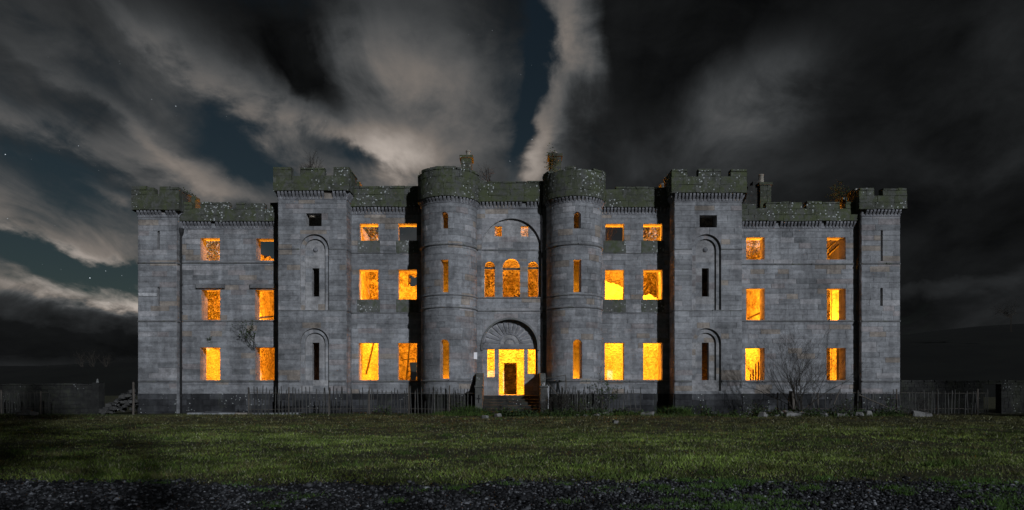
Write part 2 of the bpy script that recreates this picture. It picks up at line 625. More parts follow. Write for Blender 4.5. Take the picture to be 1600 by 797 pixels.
def ashlar(sec, mp, u0, u1, z0, z1, ops=(), ustep=None, kind='wall', course=0.33, lmin=0.65, lmax=1.7, proud=0.018, sink=None, show=1.0, d=0.0):
    zs = uniq([z0, z1] + [k for o in ops for k in o[2:4] if z0 + 0.09 < k < z1 - 0.09], 0.09)
    rows = []
    for a, b in zip(zs, zs[1:]):
        k = max(1, round((b - a) / course))
        rows += [(a + (b - a) * i / k, a + (b - a) * (i + 1) / k) for i in range(k)]
    for (a, b) in rows:
        holes = sorted([(o[0], o[1]) for o in ops if min(b, o[3]) - max(a, o[2]) > 0.03])
        cur, spans = u0, []
        for h0, h1 in holes:
            if h0 > cur:
                spans.append((cur, min(h0, u1)))
            cur = max(cur, h1)
        if cur < u1:
            spans.append((cur, u1))
        for s0, s1 in spans:
            if s1 - s0 < 0.04:
                continue
            p = s0
            first = random.uniform(lmin * 0.55, lmax * 0.9)
            while p < s1 - 1e-6:
                L = first if p == s0 else random.uniform(lmin, lmax)
                e = p + L
                if s1 - e < lmin * 0.5:
                    e = s1
                g = 0.005
                args = (mp, p + g, e - g, a + g, b - g, d - 0.02, d + proud + random.uniform(-0.006, 0.007), stone_tint(kind), 0.007, ustep)
                if e - g > p + g:
                    if sink is not None:
                        slab(sink, *args)
                    else:
                        BLOCKS.append(((e - p) * (b - a) * show * random.uniform(0.97, 1.03), args, sec))
                p = e


def corbels(mb, mp, u0, u1, z0, z1, over, pitch=0.225, w=0.138):
    k = max(1, int((u1 - u0) / pitch))
    st = (u1 - u0) / k
    h = z1 - z0
    for i in range(k):
        c = u0 + (i + 0.5) * st
        ww = w * random.uniform(0.9, 1.08)
        if random.random() < 0.03:
            continue
        prof = [(0.0, z0), (0.05, z0), (0.07, z0 + h * 0.2), (over * 0.75, z0 + h * 0.62), (over * 0.86, z1), (0.0, z1)]
        vs = [mp(c - ww / 2, z, d) for d, z in prof] + [mp(c + ww / 2, z, d) for d, z in prof]
        m = len(prof)
        fs = [tuple(reversed(range(m))), tuple(range(m, 2 * m))]
        fs += [(j, (j + 1) % m, m + (j + 1) % m, m + j) for j in range(m)]
        mb.add(vs, [tuple(reversed(f)) for f in fs])


def band(mb, mp, u0, u1, z0, z1, d, ustep=None, piece=2.2):
    """A string course laid in lengths, each a little out of line with the next."""
    p = u0
    while p < u1 - 1e-6:
        e = p + random.uniform(piece * 0.7, piece * 1.2)
        if u1 - e < piece * 0.4:
            e = u1
        j = random.uniform(-0.008, 0.008)
        slab(mb, mp, p + 0.003, e - 0.003, z0 + j * 0.5, z1 + j, -0.02, d + j, (1, 1, 1), min(0.03, d * 0.5), ustep)
        p = e


def parapet(sec, mp, u0, u1, zb, zt, zc, gaps, over, th=0.45, ustep=None, rag=0.05, name='parapet'):
    mb = MB()
    ops = [(a, b, zc + random.uniform(-0.04, 0.04), zt + 1) for a, b in gaps]
    core(mb, mp, u0, u1, zb, zt - 0.12, over - 0.02, over - th, ops, ustep, stone_tint('moss'))
    blk = [(a, b, c, zt) for a, b, c, _ in ops]
    ashlar(sec, mp, u0, u1, zb + 0.004, zt - 0.12, blk, ustep, 'moss', 0.42, 0.7, 1.4, 0.012, mb, 1, over)
    # coping stones, some tilted, some lost
    spans, cur = [], u0
    for a, b in sorted(gaps):
        spans.append((cur, a))
        cur = b
    spans.append((cur, u1))
    for a, b in spans:
        p = a
        while p < b - 1e-6:
            e = p + random.uniform(0.5, 1.0)
            if b - e < 0.35:
                e = b
            hh = random.uniform(0.10, 0.10 + rag * 1.6)
            if random.random() > 0.10:
                t = stone_tint('moss')
                slab(mb, mp, p + 0.006, e - 0.006, zt - 0.121, zt - 0.12 + hh, over - th - 0.03, over + 0.045 + random.uniform(-0.02, 0.02), t, 0.03, ustep, True)
            p = e
    mb.v = [(x + random.gauss(0, .008), y + random.gauss(0, .008), z + random.gauss(0, .012)) for x, y, z in mb.v]
    o = mb.build(name, M['moss'], sec)
    TOPS.append((mp, spans, zt, zc, over, th))
    return o


TOPS = []

# ------------------------------------------------------------------ the castle
castle = empty('castle', (0, 0, 0))
tag(castle, 'roofless ruined stone castle with battlements and glowing orange windows', 'castle')

TH1, TH2 = 0.40, 1.10       # outer skin and full depth of the front wall


def inner_ops(ops):
    return [(o[0] - 0.10, o[1] + 0.10, o[2] - 0.02, o[3] + 0.05) for o in ops]


def section(name, mp, u0, u1, ztop, ops, blind=(), ustep=None, plinth_z=None, show=1.0, label=None):
    """One stretch of front wall: its skin with openings, inner lining, facing stones and dark basement courses."""
    mb = MB()
    ops, blind = list(ops), list(blind)
    allo = ops + blind
    core(mb, mp, u0, u1, -0.4, ztop, 0.0, -TH1, allo, ustep)
    if plinth_z is not None:
        core(mb, mp, u0, u1, -0.4, ztop, -TH1 - 0.002, -TH2, inner_ops(ops), ustep)
    sec = mb.build(name, M['mortar'], castle)
    if label:
        sec['label'] = label
    pz = plinth_z if plinth_z is not None else -0.4
    ashlar(sec, mp, u0, u1, pz, ztop, allo, ustep, 'wall', show=show)
    sp = MB()
    for o in allo:
        if len(o) > 4 and o[4]:
            arch_fill(sp, mp, o[0], o[1], o[3] - (o[1] - o[0]) / 2, o[3] + 0.004, 0.02, -0.02, (0.25, 0.248, 0.25))
    if sp.f:
        sp.build('arch_spandrel', M['ashlar'], sec)
    return sec


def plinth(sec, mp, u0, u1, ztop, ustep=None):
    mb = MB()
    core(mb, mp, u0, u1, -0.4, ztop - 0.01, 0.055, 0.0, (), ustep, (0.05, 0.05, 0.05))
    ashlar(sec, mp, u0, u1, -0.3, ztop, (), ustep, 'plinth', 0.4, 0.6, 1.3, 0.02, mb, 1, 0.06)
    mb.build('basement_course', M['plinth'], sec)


def strings(sec, mp, u0, u1, zlist, ustep=None):
    for z0, z1, d in zlist:
        mb = MB()
        band(mb, mp, u0, u1, z0, z1, d, ustep)
        mb.build('string_course', M['trim'], sec)


def corbel_table(sec, mp, u0, u1, z0, z1, over, ustep=None):
    mb = MB()
    corbels(mb, mp, u0, u1, z0, z1, over)
    band(mb, mp, u0, u1, z0 - 0.09, z0 - 0.004, 0.05, ustep)
    o = mb.build('corbel_table', M['corbel'], sec, kind='stuff')


def win(xa, xb, ya, yb, Y, arch=False):
    return (X(xa, Y), X(xb, Y), Z(yb, Y), Z(ya, Y), arch)


def side_wall(name, parent, mp, u0, u1, z0, z1, ops=(), th=0.7, facing=True, show=1.0):
    mb = MB()
    core(mb, mp, u0, u1, z0, z1, 0.0, -th, ops)
    o = mb.build(name, M['mortar'] if facing else M['inner'], parent)
    if facing:
        fb = MB()
        ashlar(o, mp, u0, u1, z0, z1, ops, None, 'wall', sink=fb)
        fb.build('facing_stones', M['ashlar'], o, kind='stuff')
    return o


def courses(Y, ys, d=0.07, h=0.11):
    return [(Z(y, Y) - h, Z(y, Y), d) for y in ys]


PLZ = Z(615, 0)
SILLZ = Z(594.5, 0)


def sill_course():
    return (SILLZ - 0.12, SILLZ, 0.08)


# --- wings
def wing(xa, xb, wins, px0, px1, gaps, zb, zt, zc, sy, label):
    mp = front(0.0)
    u0, u1 = X(xa), X(xb)
    ops = [win(*w, 0.0) for w in wins]
    sec = section('wing_wall', mp, u0, u1, Z(zb - 2), ops, (), None, PLZ, label=label)
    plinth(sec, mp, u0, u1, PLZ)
    strings(sec, mp, u0, u1, courses(0, sy) + [sill_course()])
    parapet(sec, mp, X(px0), X(px1), Z(zb), Z(zt), Z(zc), [(X(a), X(b)) for a, b in gaps], 0.26)
    corbel_table(sec, mp, u0, u1, Z(zb + 9), Z(zb) + 0.02, 0.26)
    return sec


wing_left = wing(276, 438, [(313, 343.5, 372, 407), (400, 428, 373, 407), (315, 344, 453, 500), (398.5, 428, 453, 500), (313, 344, 543, 594), (399, 429, 543, 594)],
                 276, 438, [(303, 316), (361, 371), (415.5, 424)], 347, 319, 328.5, (409.5, 500.5), 'lower wing wall with six windows between the corner tower and square tower')
mb = MB()
for a, b in ((307, 352), (391, 432)):
    slab(mb, front(0), X(a), X(b), Z(451), Z(444), -0.02, 0.17, (0.2, 0.2, 0.2), 0.02)
    o = mb.build('window_hood', M['plinth'], wing_left)
    mb = MB()
wing_right = wing(1152, 1348, [(1166, 1194.5, 371, 405.5), (1292, 1321, 371, 405.5), (1166, 1194.5, 451, 500), (1292, 1321, 451, 500), (1165, 1194.5, 544, 594), (1291.5, 1321, 544, 594)],
                  1152, 1344, [(1179, 1194), (1251, 1257.5), (1309, 1318)], 346.6, 317.5, 327, (411.5, 500.5), 'lower wing wall with six windows beside the bare bush')

# --- links between square and round towers
APRONS = []


def linkwall(xa, xb, wins, zt, zb, label):
    mp = front(0.0)
    u0, u1 = X(xa), X(xb)
    ops = [win(*w, 0.0) for w in wins]
    sec = section('link_wall', mp, u0, u1, Z(zb - 2), ops, (), None, PLZ, label=label)
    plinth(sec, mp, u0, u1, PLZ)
    strings(sec, mp, u0, u1, courses(0, (395, 488), 0.05, 0.07) + [sill_course()])
    parapet(sec, mp, u0, u1, Z(zb), Z(zt), Z(zt + 6), [], 0.26)
    corbel_table(sec, mp, u0, u1, Z(zb + 9), Z(zb) + 0.02, 0.26)
    for w in wins:
        if w[3] < 480:
            mbs = MB()
            lo = 395 if w[3] < 400 else 488
            slab(mbs, mp, X(w[0] - 3), X(w[1] + 3), Z(lo) + 0.006, Z(w[3]) - 0.006, -0.02, 0.05, stone_tint('moss'), 0.012)
            mbs.build('window_apron', M['mossy_sill'], sec)
    return sec


link_left = linkwall(541, 706, [(562, 591, 349.5, 376), (622, 651, 349.5, 376), (561, 591, 421.5, 468), (622, 651, 421.5, 468), (560.5, 591, 536, 594), (621.5, 651.5, 536, 594)],
                     293.5, 324.5, 'wall with six windows between the square tower and round tower, moss below the sills')
link_right = linkwall(893, 1056, [(946, 975, 350, 376), (1005, 1035, 350, 376), (945.5, 975, 422, 468), (1005, 1035, 422, 468), (945, 975, 536, 593.5), (1005, 1035, 536, 593.5)],
                      294.5, 325, 'wall with six brightly lit windows between the round tower and right square tower')


# --- square towers
def square_tower(xa, xb, cx, merl, zt, zb, zc, sqw, label):
    Y = -1.4
    mp = front(Y)
    u0, u1 = X(xa, Y), X(xb, Y)
    c = X(cx, Y)
    ro, ri = 22.5 / S(Y), 16.0 / S(Y)
    n1 = (c - ro, c + ro, Z(486, Y), Z(366, Y), True)
    n2 = (c - ro, c + ro, Z(611, Y), Z(513, Y), True)
    sq = win(sqw[0], sqw[1], sqw[2], sqw[3], Y)
    mb = MB()
    core(mb, mp, u0, u1, -0.4, Z(zb - 2, Y), 0.0, -0.14, [n1, n2, sq])
    core(mb, mp, u0, u1, -0.4, Z(zb - 2, Y), -0.56, -0.9, [(sq[0] - .1, sq[1] + .1, sq[2], sq[3] + .1), (c - 0.3, c + 0.3, Z(463, Y), Z(412, Y)), (c - 0.3, c + 0.3, Z(594, Y), Z(530, Y))])
    core(mb, mp, u0, u1, Z(365, Y), Z(zb - 2, Y), -0.14, -0.56, [sq])
    for nn, sy0, sy1 in ((n1, 418, 462.5), (n2, 535, 594)):
        inn = (c - ri, c + ri, nn[2] if nn is n1 else SILLZ, nn[3] - (ro - ri), True)
        core(mb, mp, n1[0] - 0.2, n1[1] + 0.2, nn[2] - 0.1, nn[3] + 0.1, -0.141, -0.27, [inn])
        sl = (X(cx - 5.5, Y), X(cx + 5.5, Y), Z(sy1, Y), Z(sy0, Y))
        core(mb, mp, n1[0] - 0.2, n1[1] + 0.2, nn[2] - 0.1, nn[3] + 0.1, -0.271, -0.56, [sl], None)
    sec = mb.build('square_tower', M['mortar'], castle)
    sec['label'] = label
    ashlar(sec, mp, u0, u1, PLZ, Z(zb - 2, Y), [n1, n2, sq])
    for nn in (n1, n2):
        sp = MB()
        arch_fill(sp, mp, nn[0], nn[1], nn[3] - ro, nn[3] + 0.004, 0.02, -0.02, (0.25, 0.248, 0.25))
        sp.build('arch_spandrel', M['ashlar'], sec)
    # stones inside the two recessed arches
    fb = MB()
    for nn, sy0, sy1 in ((n1, 418, 462.5), (n2, 535, 594)):
        inn = (c - ri, c + ri, nn[2] if nn is n1 else SILLZ, nn[3] - (ro - ri), True)
        ashlar(sec, mp, n1[0] + .005, n1[1] - .005, nn[2], nn[3] - (ro - ri) - ri, [inn], None, 'wall', 0.4, sink=fb, d=-0.155, proud=0.016)
        for k in range(9):          # voussoirs of the inner ring
            a0, a1 = math.pi * k / 9 + 0.012, math.pi * (k + 1) / 9 - 0.012
            zs = inn[3] - ri
            pts = [(c + r * math.cos(a), zs + r * math.sin(a)) for r, a in ((ri, a0), (ro - 0.005, a0), (ro - 0.005, a1), (ri, a1))]
            t = stone_tint()
            vs = [mp(u, z, -0.137) for u, z in pts] + [mp(u, z, -0.17) for u, z in pts]
            fb.add(vs, [(0, 1, 2, 3), (4, 5, 1, 0), (5, 6, 2, 1), (6, 7, 3, 2), (7, 4, 0, 3)], t)
        sl = (X(cx - 5.5, Y), X(cx + 5.5, Y), Z(sy1, Y), Z(sy0, Y))
        ashlar(sec, mp, inn[0], inn[1], inn[2], inn[3] - 0.3, [sl], None, 'wall', 0.4, sink=fb, d=-0.285, proud=0.012)
    fb.build('niche_stones', M['ashlar'], sec, kind='stuff')
    # carved boss in the upper arch
    bs = MB()
    zc0 = Z(389, Y)
    ring = [(0.15, 0.0), (0.15, 0.07), (0.09, 0.12), (0.0, 0.13)]
    for (r0, d0), (r1, d1) in zip(ring, ring[1:]):
        for k in range(14):
            a, b = 2 * math.pi * k / 14, 2 * math.pi * (k + 1) / 14
            bs.add([mp(c + r0 * math.cos(a), zc0 + r0 * math.sin(a), d0 - 0.29), mp(c + r0 * math.cos(b), zc0 + r0 * math.sin(b), d0 - 0.29),
                    mp(c + r1 * math.cos(b), zc0 + r1 * math.sin(b), d1 - 0.29), mp(c + r1 * math.cos(a), zc0 + r1 * math.sin(a), d1 - 0.29)], [(0, 1, 2, 3)])
    bs.build('carved_boss', M['corbel'], sec)
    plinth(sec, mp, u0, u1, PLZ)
    for a, b in ((u0, n1[0] - 0.02), (n1[1] + 0.02, u1)):
        strings(sec, mp, a, b, courses(Y, (388.5,), 0.05, 0.08))
    strings(sec, mp, u0, u1, courses(Y, (484.5,), 0.05, 0.07))
    for a, b in ((u0, n2[0] - 0.02), (n2[1] + 0.02, u1)):
        strings(sec, mp, a, b, [sill_course()])
    ov = 0.25
    zbw, ztw, zcw = Z(zb, Y - ov), Z(zt, Y - ov), Z(zc, Y - ov)
    gaps = [(X(a, Y - ov), X(b, Y - ov)) for a, b in zip([m[1] for m in merl[:-1]], [m[0] for m in merl[1:]])]
    parapet(sec, mp, u0 - ov, u1 + ov, zbw, ztw, zcw, gaps, ov)
    corbel_table(sec, mp, u0 - 0.05, u1 + 0.05, Z(zb + 13, Y), zbw + 0.02, ov)
    for side, x0, mpp in (('r', u1, rightside(u1)), ('l', u0, leftside(u0))):
        a, b = (Y + 0.002, 3.2) if side == 'r' else (-3.2, -Y - 0.002)
        sw = side_wall('return_wall', sec, mpp, a, b, -0.4, Z(zb - 2, Y) - 0.003)
        a2, b2 = (Y - ov + 0.451, 3.2) if side == 'r' else (-3.2, -Y + ov - 0.451)
        g = (0.4, 1.1)
        parapet(sec, mpp, a2, b2, zbw + 0.002, ztw - 0.003, zcw, [(g[0], g[1])] if side == 'r' else [(-g[1], -g[0])], ov)
        cb = MB()
        corbels(cb, mpp, a, b, Z(zb + 13, Y), zbw + 0.02, ov)
        cb.build('corbel_table', M['corbel'], sec, kind='stuff')
        for z0, z1, d in courses(Y, (388.5, 484.5), 0.05, 0.08):
            sb = MB()
            slab(sb, mpp, a, b, z0, z1, -0.02, d, (1, 1, 1), 0.02)
            sb.build('string_course', M['trim'], sec)
        if side == 'r':
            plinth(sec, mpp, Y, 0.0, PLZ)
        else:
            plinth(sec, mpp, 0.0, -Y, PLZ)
    side_wall('rear_wall', sec, flat(0, 3.2, -1, 0), -u1 + 0.71, -u0 - 0.71, -0.4, Z(zb - 2, Y), facing=False)
    return sec


tower_left = square_tower(435, 541, 491.5, [(426, 455), (469, 507), (521, 545)], 262.5, 297.5, 274.5, (478.5, 502.5, 333.5, 353.5), 'square tower with a bare shrub growing from its battlements')
tower_right = square_tower(1054, 1159, 1104, [(1050, 1074), (1091, 1126.5), (1141.5, 1167)], 265.5, 301, 276.5, (1093, 1120, 336.5, 355.5), 'square tower with intact battlements and a dark shadowed side')


# --- corner towers
def corner_tower(xa, xb, Y, gaps, zt, zb, zc, slits, sy, side, label):
    mp = front(Y)
    u0, u1 = X(xa, Y), X(xb, Y)
    bl = [win(a, b, c, d, Y) for a, b, c, d in slits]
    mb = MB()
    core(mb, mp, u0, u1, -0.4, Z(zb - 2, Y), 0.0, -0.4, bl)
    core(mb, mp, u0, u1, -0.4, Z(zb - 2, Y), -0.402, -0.86)
    sec = mb.build('corner_tower', M['mortar'], castle)
    sec['label'] = label
    ashlar(sec, mp, u0, u1, PLZ, Z(zb - 2, Y), bl)
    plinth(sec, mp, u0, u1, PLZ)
    strings(sec, mp, u0, u1, courses(Y, sy) + [sill_course()])
    ov = 0.29
    zbw, ztw, zcw = Z(zb, Y - ov), Z(zt, Y - ov), Z(zc, Y - ov)
    parapet(sec, mp, u0 - ov, u1 + ov, zbw, ztw, zcw, [(X(a, Y - ov), X(b, Y - ov)) for a, b in gaps], ov, rag=0.1)
    corbel_table(sec, mp, u0 - 0.04, u1 + 0.04, Z(zb + 10, Y), zbw + 0.02, ov)
    for sd, x0, mpp in (('r', u1, rightside(u1)), ('l', u0, leftside(u0))):
        outer = (sd == side)
        far = 8.0 if outer else 2.4
        a, b = (Y + 0.002, far) if sd == 'r' else (-far, -Y - 0.002)
        side_wall('return_wall', sec, mpp, a, b, -0.4, Z(zb - 2, Y) - 0.003)
        far2 = min(far, 2.4)
        a2, b2 = (Y - ov + 0.451, far2) if sd == 'r' else (-far2, -Y + ov - 0.451)
        parapet(sec, mpp, a2, b2, zbw + 0.002, ztw - 0.003, zcw, [((0.75), 1.3)] if sd == 'r' else [(-1.3, -0.75)], ov, rag=0.12)
        cb = MB()
        corbels(cb, mpp, a2, b2, Z(zb + 10, Y), zbw + 0.02, ov)
        cb.build('corbel_table', M['corbel'], sec, kind='stuff')
        for z0, z1, d in courses(Y, sy):
            sb = MB()
            slab(sb, mpp, a, b, z0, z1, -0.02, d, (1, 1, 1), 0.02)
            sb.build('string_course', M['trim'], sec)
    return sec


corner_left = corner_tower(216, 276, -0.6, [(241, 249)], 294, 328, 304, [(246, 249.5, 361, 390), (246, 249.5, 449, 478)], (409.5, 500.5), 'l', 'slim corner tower with mossy broken battlements beside the lower ground wall')
mb = MB()
slab(mb, front(-0.6), X(216.5, -.6), X(245.5, -.6), Z(463, -.6), Z(458, -.6), -0.02, 0.05, (0.5, 0.5, 0.5), 0.01)
mb.build('string_course', M['plinth'], corner_left)
corner_right = corner_tower(1346, 1406, -0.5, [(1366, 1379)], 295, 326.5, 306, [(1376, 1379, 360, 408), (1375.5, 1379, 450, 478)], (410.5, 500.5), 'r', 'slim corner tower with ivy along its battlements facing the dark hill')


# --- round towers
def round_tower(cx, off, label):
    Yc = -1.3
    rad = 43.0 / S(Yc)
    x0 = X(cx, Yc)
    mp = cyl(x0, Yc, rad)
    Yf = Yc - rad
    half = rad * 2.5
    c = off / S(Yf)
    w = 6.0 / S(Yf)
    ops = [(c - w * .92, c + w * .92, Z(357, Yf), Z(331, Yf), True), (c - w, c + w, Z(456.5, Yf), Z(406, Yf), False), (c - w * 1.2, c + w * 1.2, Z(591.5, Yf), Z(530.5, Yf), True)]
    ztop = Z(303.5, Yf)
    mb = MB()
    core(mb, mp, -half, half, -0.4, ztop, 0.0, -0.55, ops, 0.14)
    sec = mb.build('round_tower', M['mortar'], castle)
    sec['label'] = label
    vis = rad * 1.75
    ashlar(sec, mp, -vis, vis, PLZ, ztop, ops, 0.14, 'wall', 0.37, 0.5, 1.05)
    fb = MB()
    ashlar(sec, mp, -half, -vis, PLZ, ztop, (), 0.14, sink=fb)
    ashlar(sec, mp, vis, half, PLZ, ztop, (), 0.14, sink=fb)
    for o in ops:
        if o[4]:
            arch_fill(fb, mp, o[0], o[1], o[3] - (o[1] - o[0]) / 2, o[3] + 0.004, 0.02, -0.02, (0.25, 0.248, 0.25))
    fb.build('facing_stones', M['ashlar'], sec, kind='stuff')
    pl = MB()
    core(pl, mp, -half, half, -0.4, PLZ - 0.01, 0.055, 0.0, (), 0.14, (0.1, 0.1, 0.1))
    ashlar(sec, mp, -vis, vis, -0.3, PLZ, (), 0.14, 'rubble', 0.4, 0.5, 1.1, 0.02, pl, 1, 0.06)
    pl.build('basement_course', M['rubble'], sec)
    strings(sec, mp, -half, half, [(Z(379.6, Yf) - 0.12, Z(379.6, Yf), 0.09), (Z(459.5, Yf) - 0.08, Z(459.5, Yf), 0.06), (Z(478.5, Yf) - 0.10, Z(478.5, Yf), 0.08), sill_course()], 0.14)
    ov = 0.21
    zb, zt = Z(305.6, Yf - ov), Z(261, Yf - ov)
    parapet(sec, mp, -math.pi * rad, math.pi * rad, zb, zt, zt - 0.4, [], ov, 0.4, 0.14, 0.06)
    cb = MB()
    corbels(cb, mp, -half, half, Z(314, Yf), zb + 0.02, ov)
    band(cb, mp, -half, half, Z(314, Yf) - 0.09, Z(314, Yf) - 0.004, 0.05, 0.14)
    cb.build('corbel_table', M['corbel'], sec, kind='stuff')
    return sec


round_left = round_tower(702, -3.5, 'round tower with a paper notice, next to the entrance steps')
round_right = round_tower(897, 0.8, 'round tower beside the tangle of twigs and broken railing')

# --- entrance front between the round towers
YE = -1.2
mpe = front(YE)
ue0, ue1 = X(741, YE), X(857, YE)
cA, rA = X(799, YE), 46.5 / S(YE)
recA = (cA - rA, cA + rA, Z(464, YE), Z(341.5, YE), True)
cB, rB = X(797, YE), 43.0 / S(YE)
recB = (cB - rB, cB + rB, Z(617.5, YE), Z(499, YE), True)
mb = MB()
core(mb, mpe, ue0, ue1, -0.4, Z(313, YE), 0.0, -0.16, [recA, recB])
winsA = [win(773, 784, 352.5, 368.5, YE), win(814, 825.5, 352.5, 368.5, YE), win(757, 773, 408, 463.5, YE, True), win(785.5, 812.5, 403.8, 463.5, YE, True), win(825, 841, 408, 463.5, YE, True)]
core(mb, mpe, ue0, ue1, Z(466, YE), Z(338, YE), -0.161, -0.5, winsA)
core(mb, mpe, ue0, ue1, Z(466, YE), Z(338, YE), -0.502, -0.8, inner_ops(winsA))
winsB = [win(779.5, 819, 545.5, 617.5, YE), win(761, 772.5, 545.5, 589, YE), win(825, 837, 545.5, 584, YE)]
core(mb, mpe, ue0, ue1, -0.4, Z(497, YE), -0.33, -0.62, winsB)
core(mb, mpe, ue0, ue1, Z(497, YE) + 0.002, Z(466, YE), -0.162, -0.8)
entrance = mb.build('entrance_front', M['mortar'], castle)
entrance['label'] = 'entrance wall with fan arch, doorway and three arched windows'
ashlar(entrance, mpe, ue0, ue1, PLZ, Z(313, YE), [recA, recB])
for nn, r_ in ((recA, rA), (recB, rB)):
    sp = MB()
    arch_fill(sp, mpe, nn[0], nn[1], nn[3] - r_, nn[3] + 0.004, 0.02, -0.02, (0.25, 0.248, 0.25), 28)
    sp.build('arch_spandrel', M['ashlar'], entrance)
fb = MB()
ashlar(entrance, mpe, recA[0], recA[1], recA[2], recA[3] - rA * 0.45, winsA, None, 'wall', sink=fb, d=-0.175, proud=0.016)
for o in winsA:
    if o[4]:
        arch_fill(fb, mpe, o[0], o[1], o[3] - (o[1] - o[0]) / 2, o[3] + 0.004, -0.158, -0.2, (0.25, 0.248, 0.25))
ashlar(entrance, mpe, recB[0], recB[1], recB[2], Z(545, YE), winsB, None, 'wall', sink=fb, d=-0.345, proud=0.016, lmin=0.5)
fb.build('recess_stones', M['ashlar'], entrance, kind='stuff')
strings(entrance, mpe, ue0, recA[0] - .01, courses(YE, (389,), 0.06, 0.09))
strings(entrance, mpe, ue0, ue1, courses(YE, (464.5, 485), 0.06, 0.09))
db = MB()
slab(db, mpe, recA[0], recA[1], Z(391.5, YE), Z(389, YE), -0.17, -0.12, (1, 1, 1), 0.015)
db.build('string_course', M['trim'], entrance)
parapet(entrance, mpe, ue0, ue1, Z(314.7, YE - .2), Z(283.5, YE - .2), Z(290), [], 0.22)
corbel_table(entrance, mpe, ue0, ue1, Z(324, YE), Z(314.7, YE - .2) + 0.02, 0.22)


def arch_ring(mb, mp, c, zs, r0, r1, d0, d1, seg=28, a0=0.0, a1=math.pi):
    for k in range(seg):
        a, b = a0 + (a1 - a0) * k / seg, a0 + (a1 - a0) * (k + 1) / seg
        P = lambda r, t, d: mp(c + r * math.cos(t), zs + r * math.sin(t), d)
        mb.add([P(r0, a, d1), P(r1, a, d1), P(r1, b, d1), P(r0, b, d1), P(r0, a, d0), P(r1, a, d0), P(r1, b, d0), P(r0, b, d0)],
               [(0, 1, 2, 3), (4, 0, 3, 7), (1, 5, 6, 2), (4, 5, 1, 0), (3, 2, 6, 7)])


hood = MB()
zsB = recB[3] - rB
arch_ring(hood, mpe, cB, zsB, rB - 0.01, rB + 0.10, -0.02, 0.10)
for s_ in (-1, 1):
    slab(hood, mpe, cB + s_ * (rB + 0.045) - 0.075, cB + s_ * (rB + 0.045) + 0.075, zsB - 0.22, zsB, -0.02, 0.11, (1, 1, 1), 0.02)
hood.build('hood_mould', M['trim'], entrance)
fan = MB()
zf = Z(537.5, YE)
slab(fan, mpe, recB[0], recB[1], Z(545, YE), zf, -0.34, -0.27, (1, 1, 1), 0.02)
fan.build('door_lintel', M['corbel'], entrance)
fan = MB()
for k in range(13):
    a = math.pi * (k + 0.5) / 13
    ww = 0.075
    r0, r1 = 0.72, rB - 0.17
    for rr0, rr1 in ((r0, r1),):
        P = lambda r, off, d: mpe(cB + r * math.cos(a) - off * r * math.sin(a), zf + 0.03 + r * math.sin(a) * 0.97 + off * r * math.cos(a), d)
        vs = [P(rr0, -ww, -0.28), P(rr1, -ww, -0.28), P(rr1, ww, -0.28), P(rr0, ww, -0.28), P(rr0, -ww, -0.335), P(rr1, -ww, -0.335), P(rr1, ww, -0.335), P(rr0, ww, -0.335)]
        fan.add(vs, [(0, 1, 2, 3), (4, 5, 1, 0), (5, 6, 2, 1), (6, 7, 3, 2), (7, 4, 0, 3)])
arch_ring(fan, mpe, cB, zf + 0.03, 0.60, 0.69, -0.335, -0.28, 16)
arch_ring(fan, mpe, cB, zf + 0.03, 0.30, 0.36, -0.335, -0.29, 12)
arch_ring(fan, mpe, cB, zf + 0.03, rB - 0.13, rB - 0.03, -0.335, -0.26, 28)
fan.build('fanlight_ribs', M['corbel'], entrance)
for w in (winsA[2], winsA[3], winsA[4]):
    tb = MB()
    zt_ = w[3] - (w[1] - w[0]) / 2 + 0.0
    slab(tb, mpe, w[0] - 0.02, w[1] + 0.02, zt_ - 0.14, zt_, -0.46, -0.30, (1, 1, 1), 0.01, None, True)
    tb.build('transom', M['timber'], entrance)

# --- facing stones: the 300 that show largest are objects of their own, the rest one mesh per stretch of wall
BLOCKS.sort(key=lambda b: -b[0])
for a, args, sec in BLOCKS[:300]:
    mb = MB()
    slab(mb, *args)
    mb.build('stone_block', M['ashlar'], sec)
rest = {}
for a, args, sec in BLOCKS[300:]:
    slab(rest.setdefault(sec.name, (MB(), sec))[0], *args)
for mb, sec in rest.values():
    mb.build('facing_stones', M['ashlar'], sec, kind='stuff')


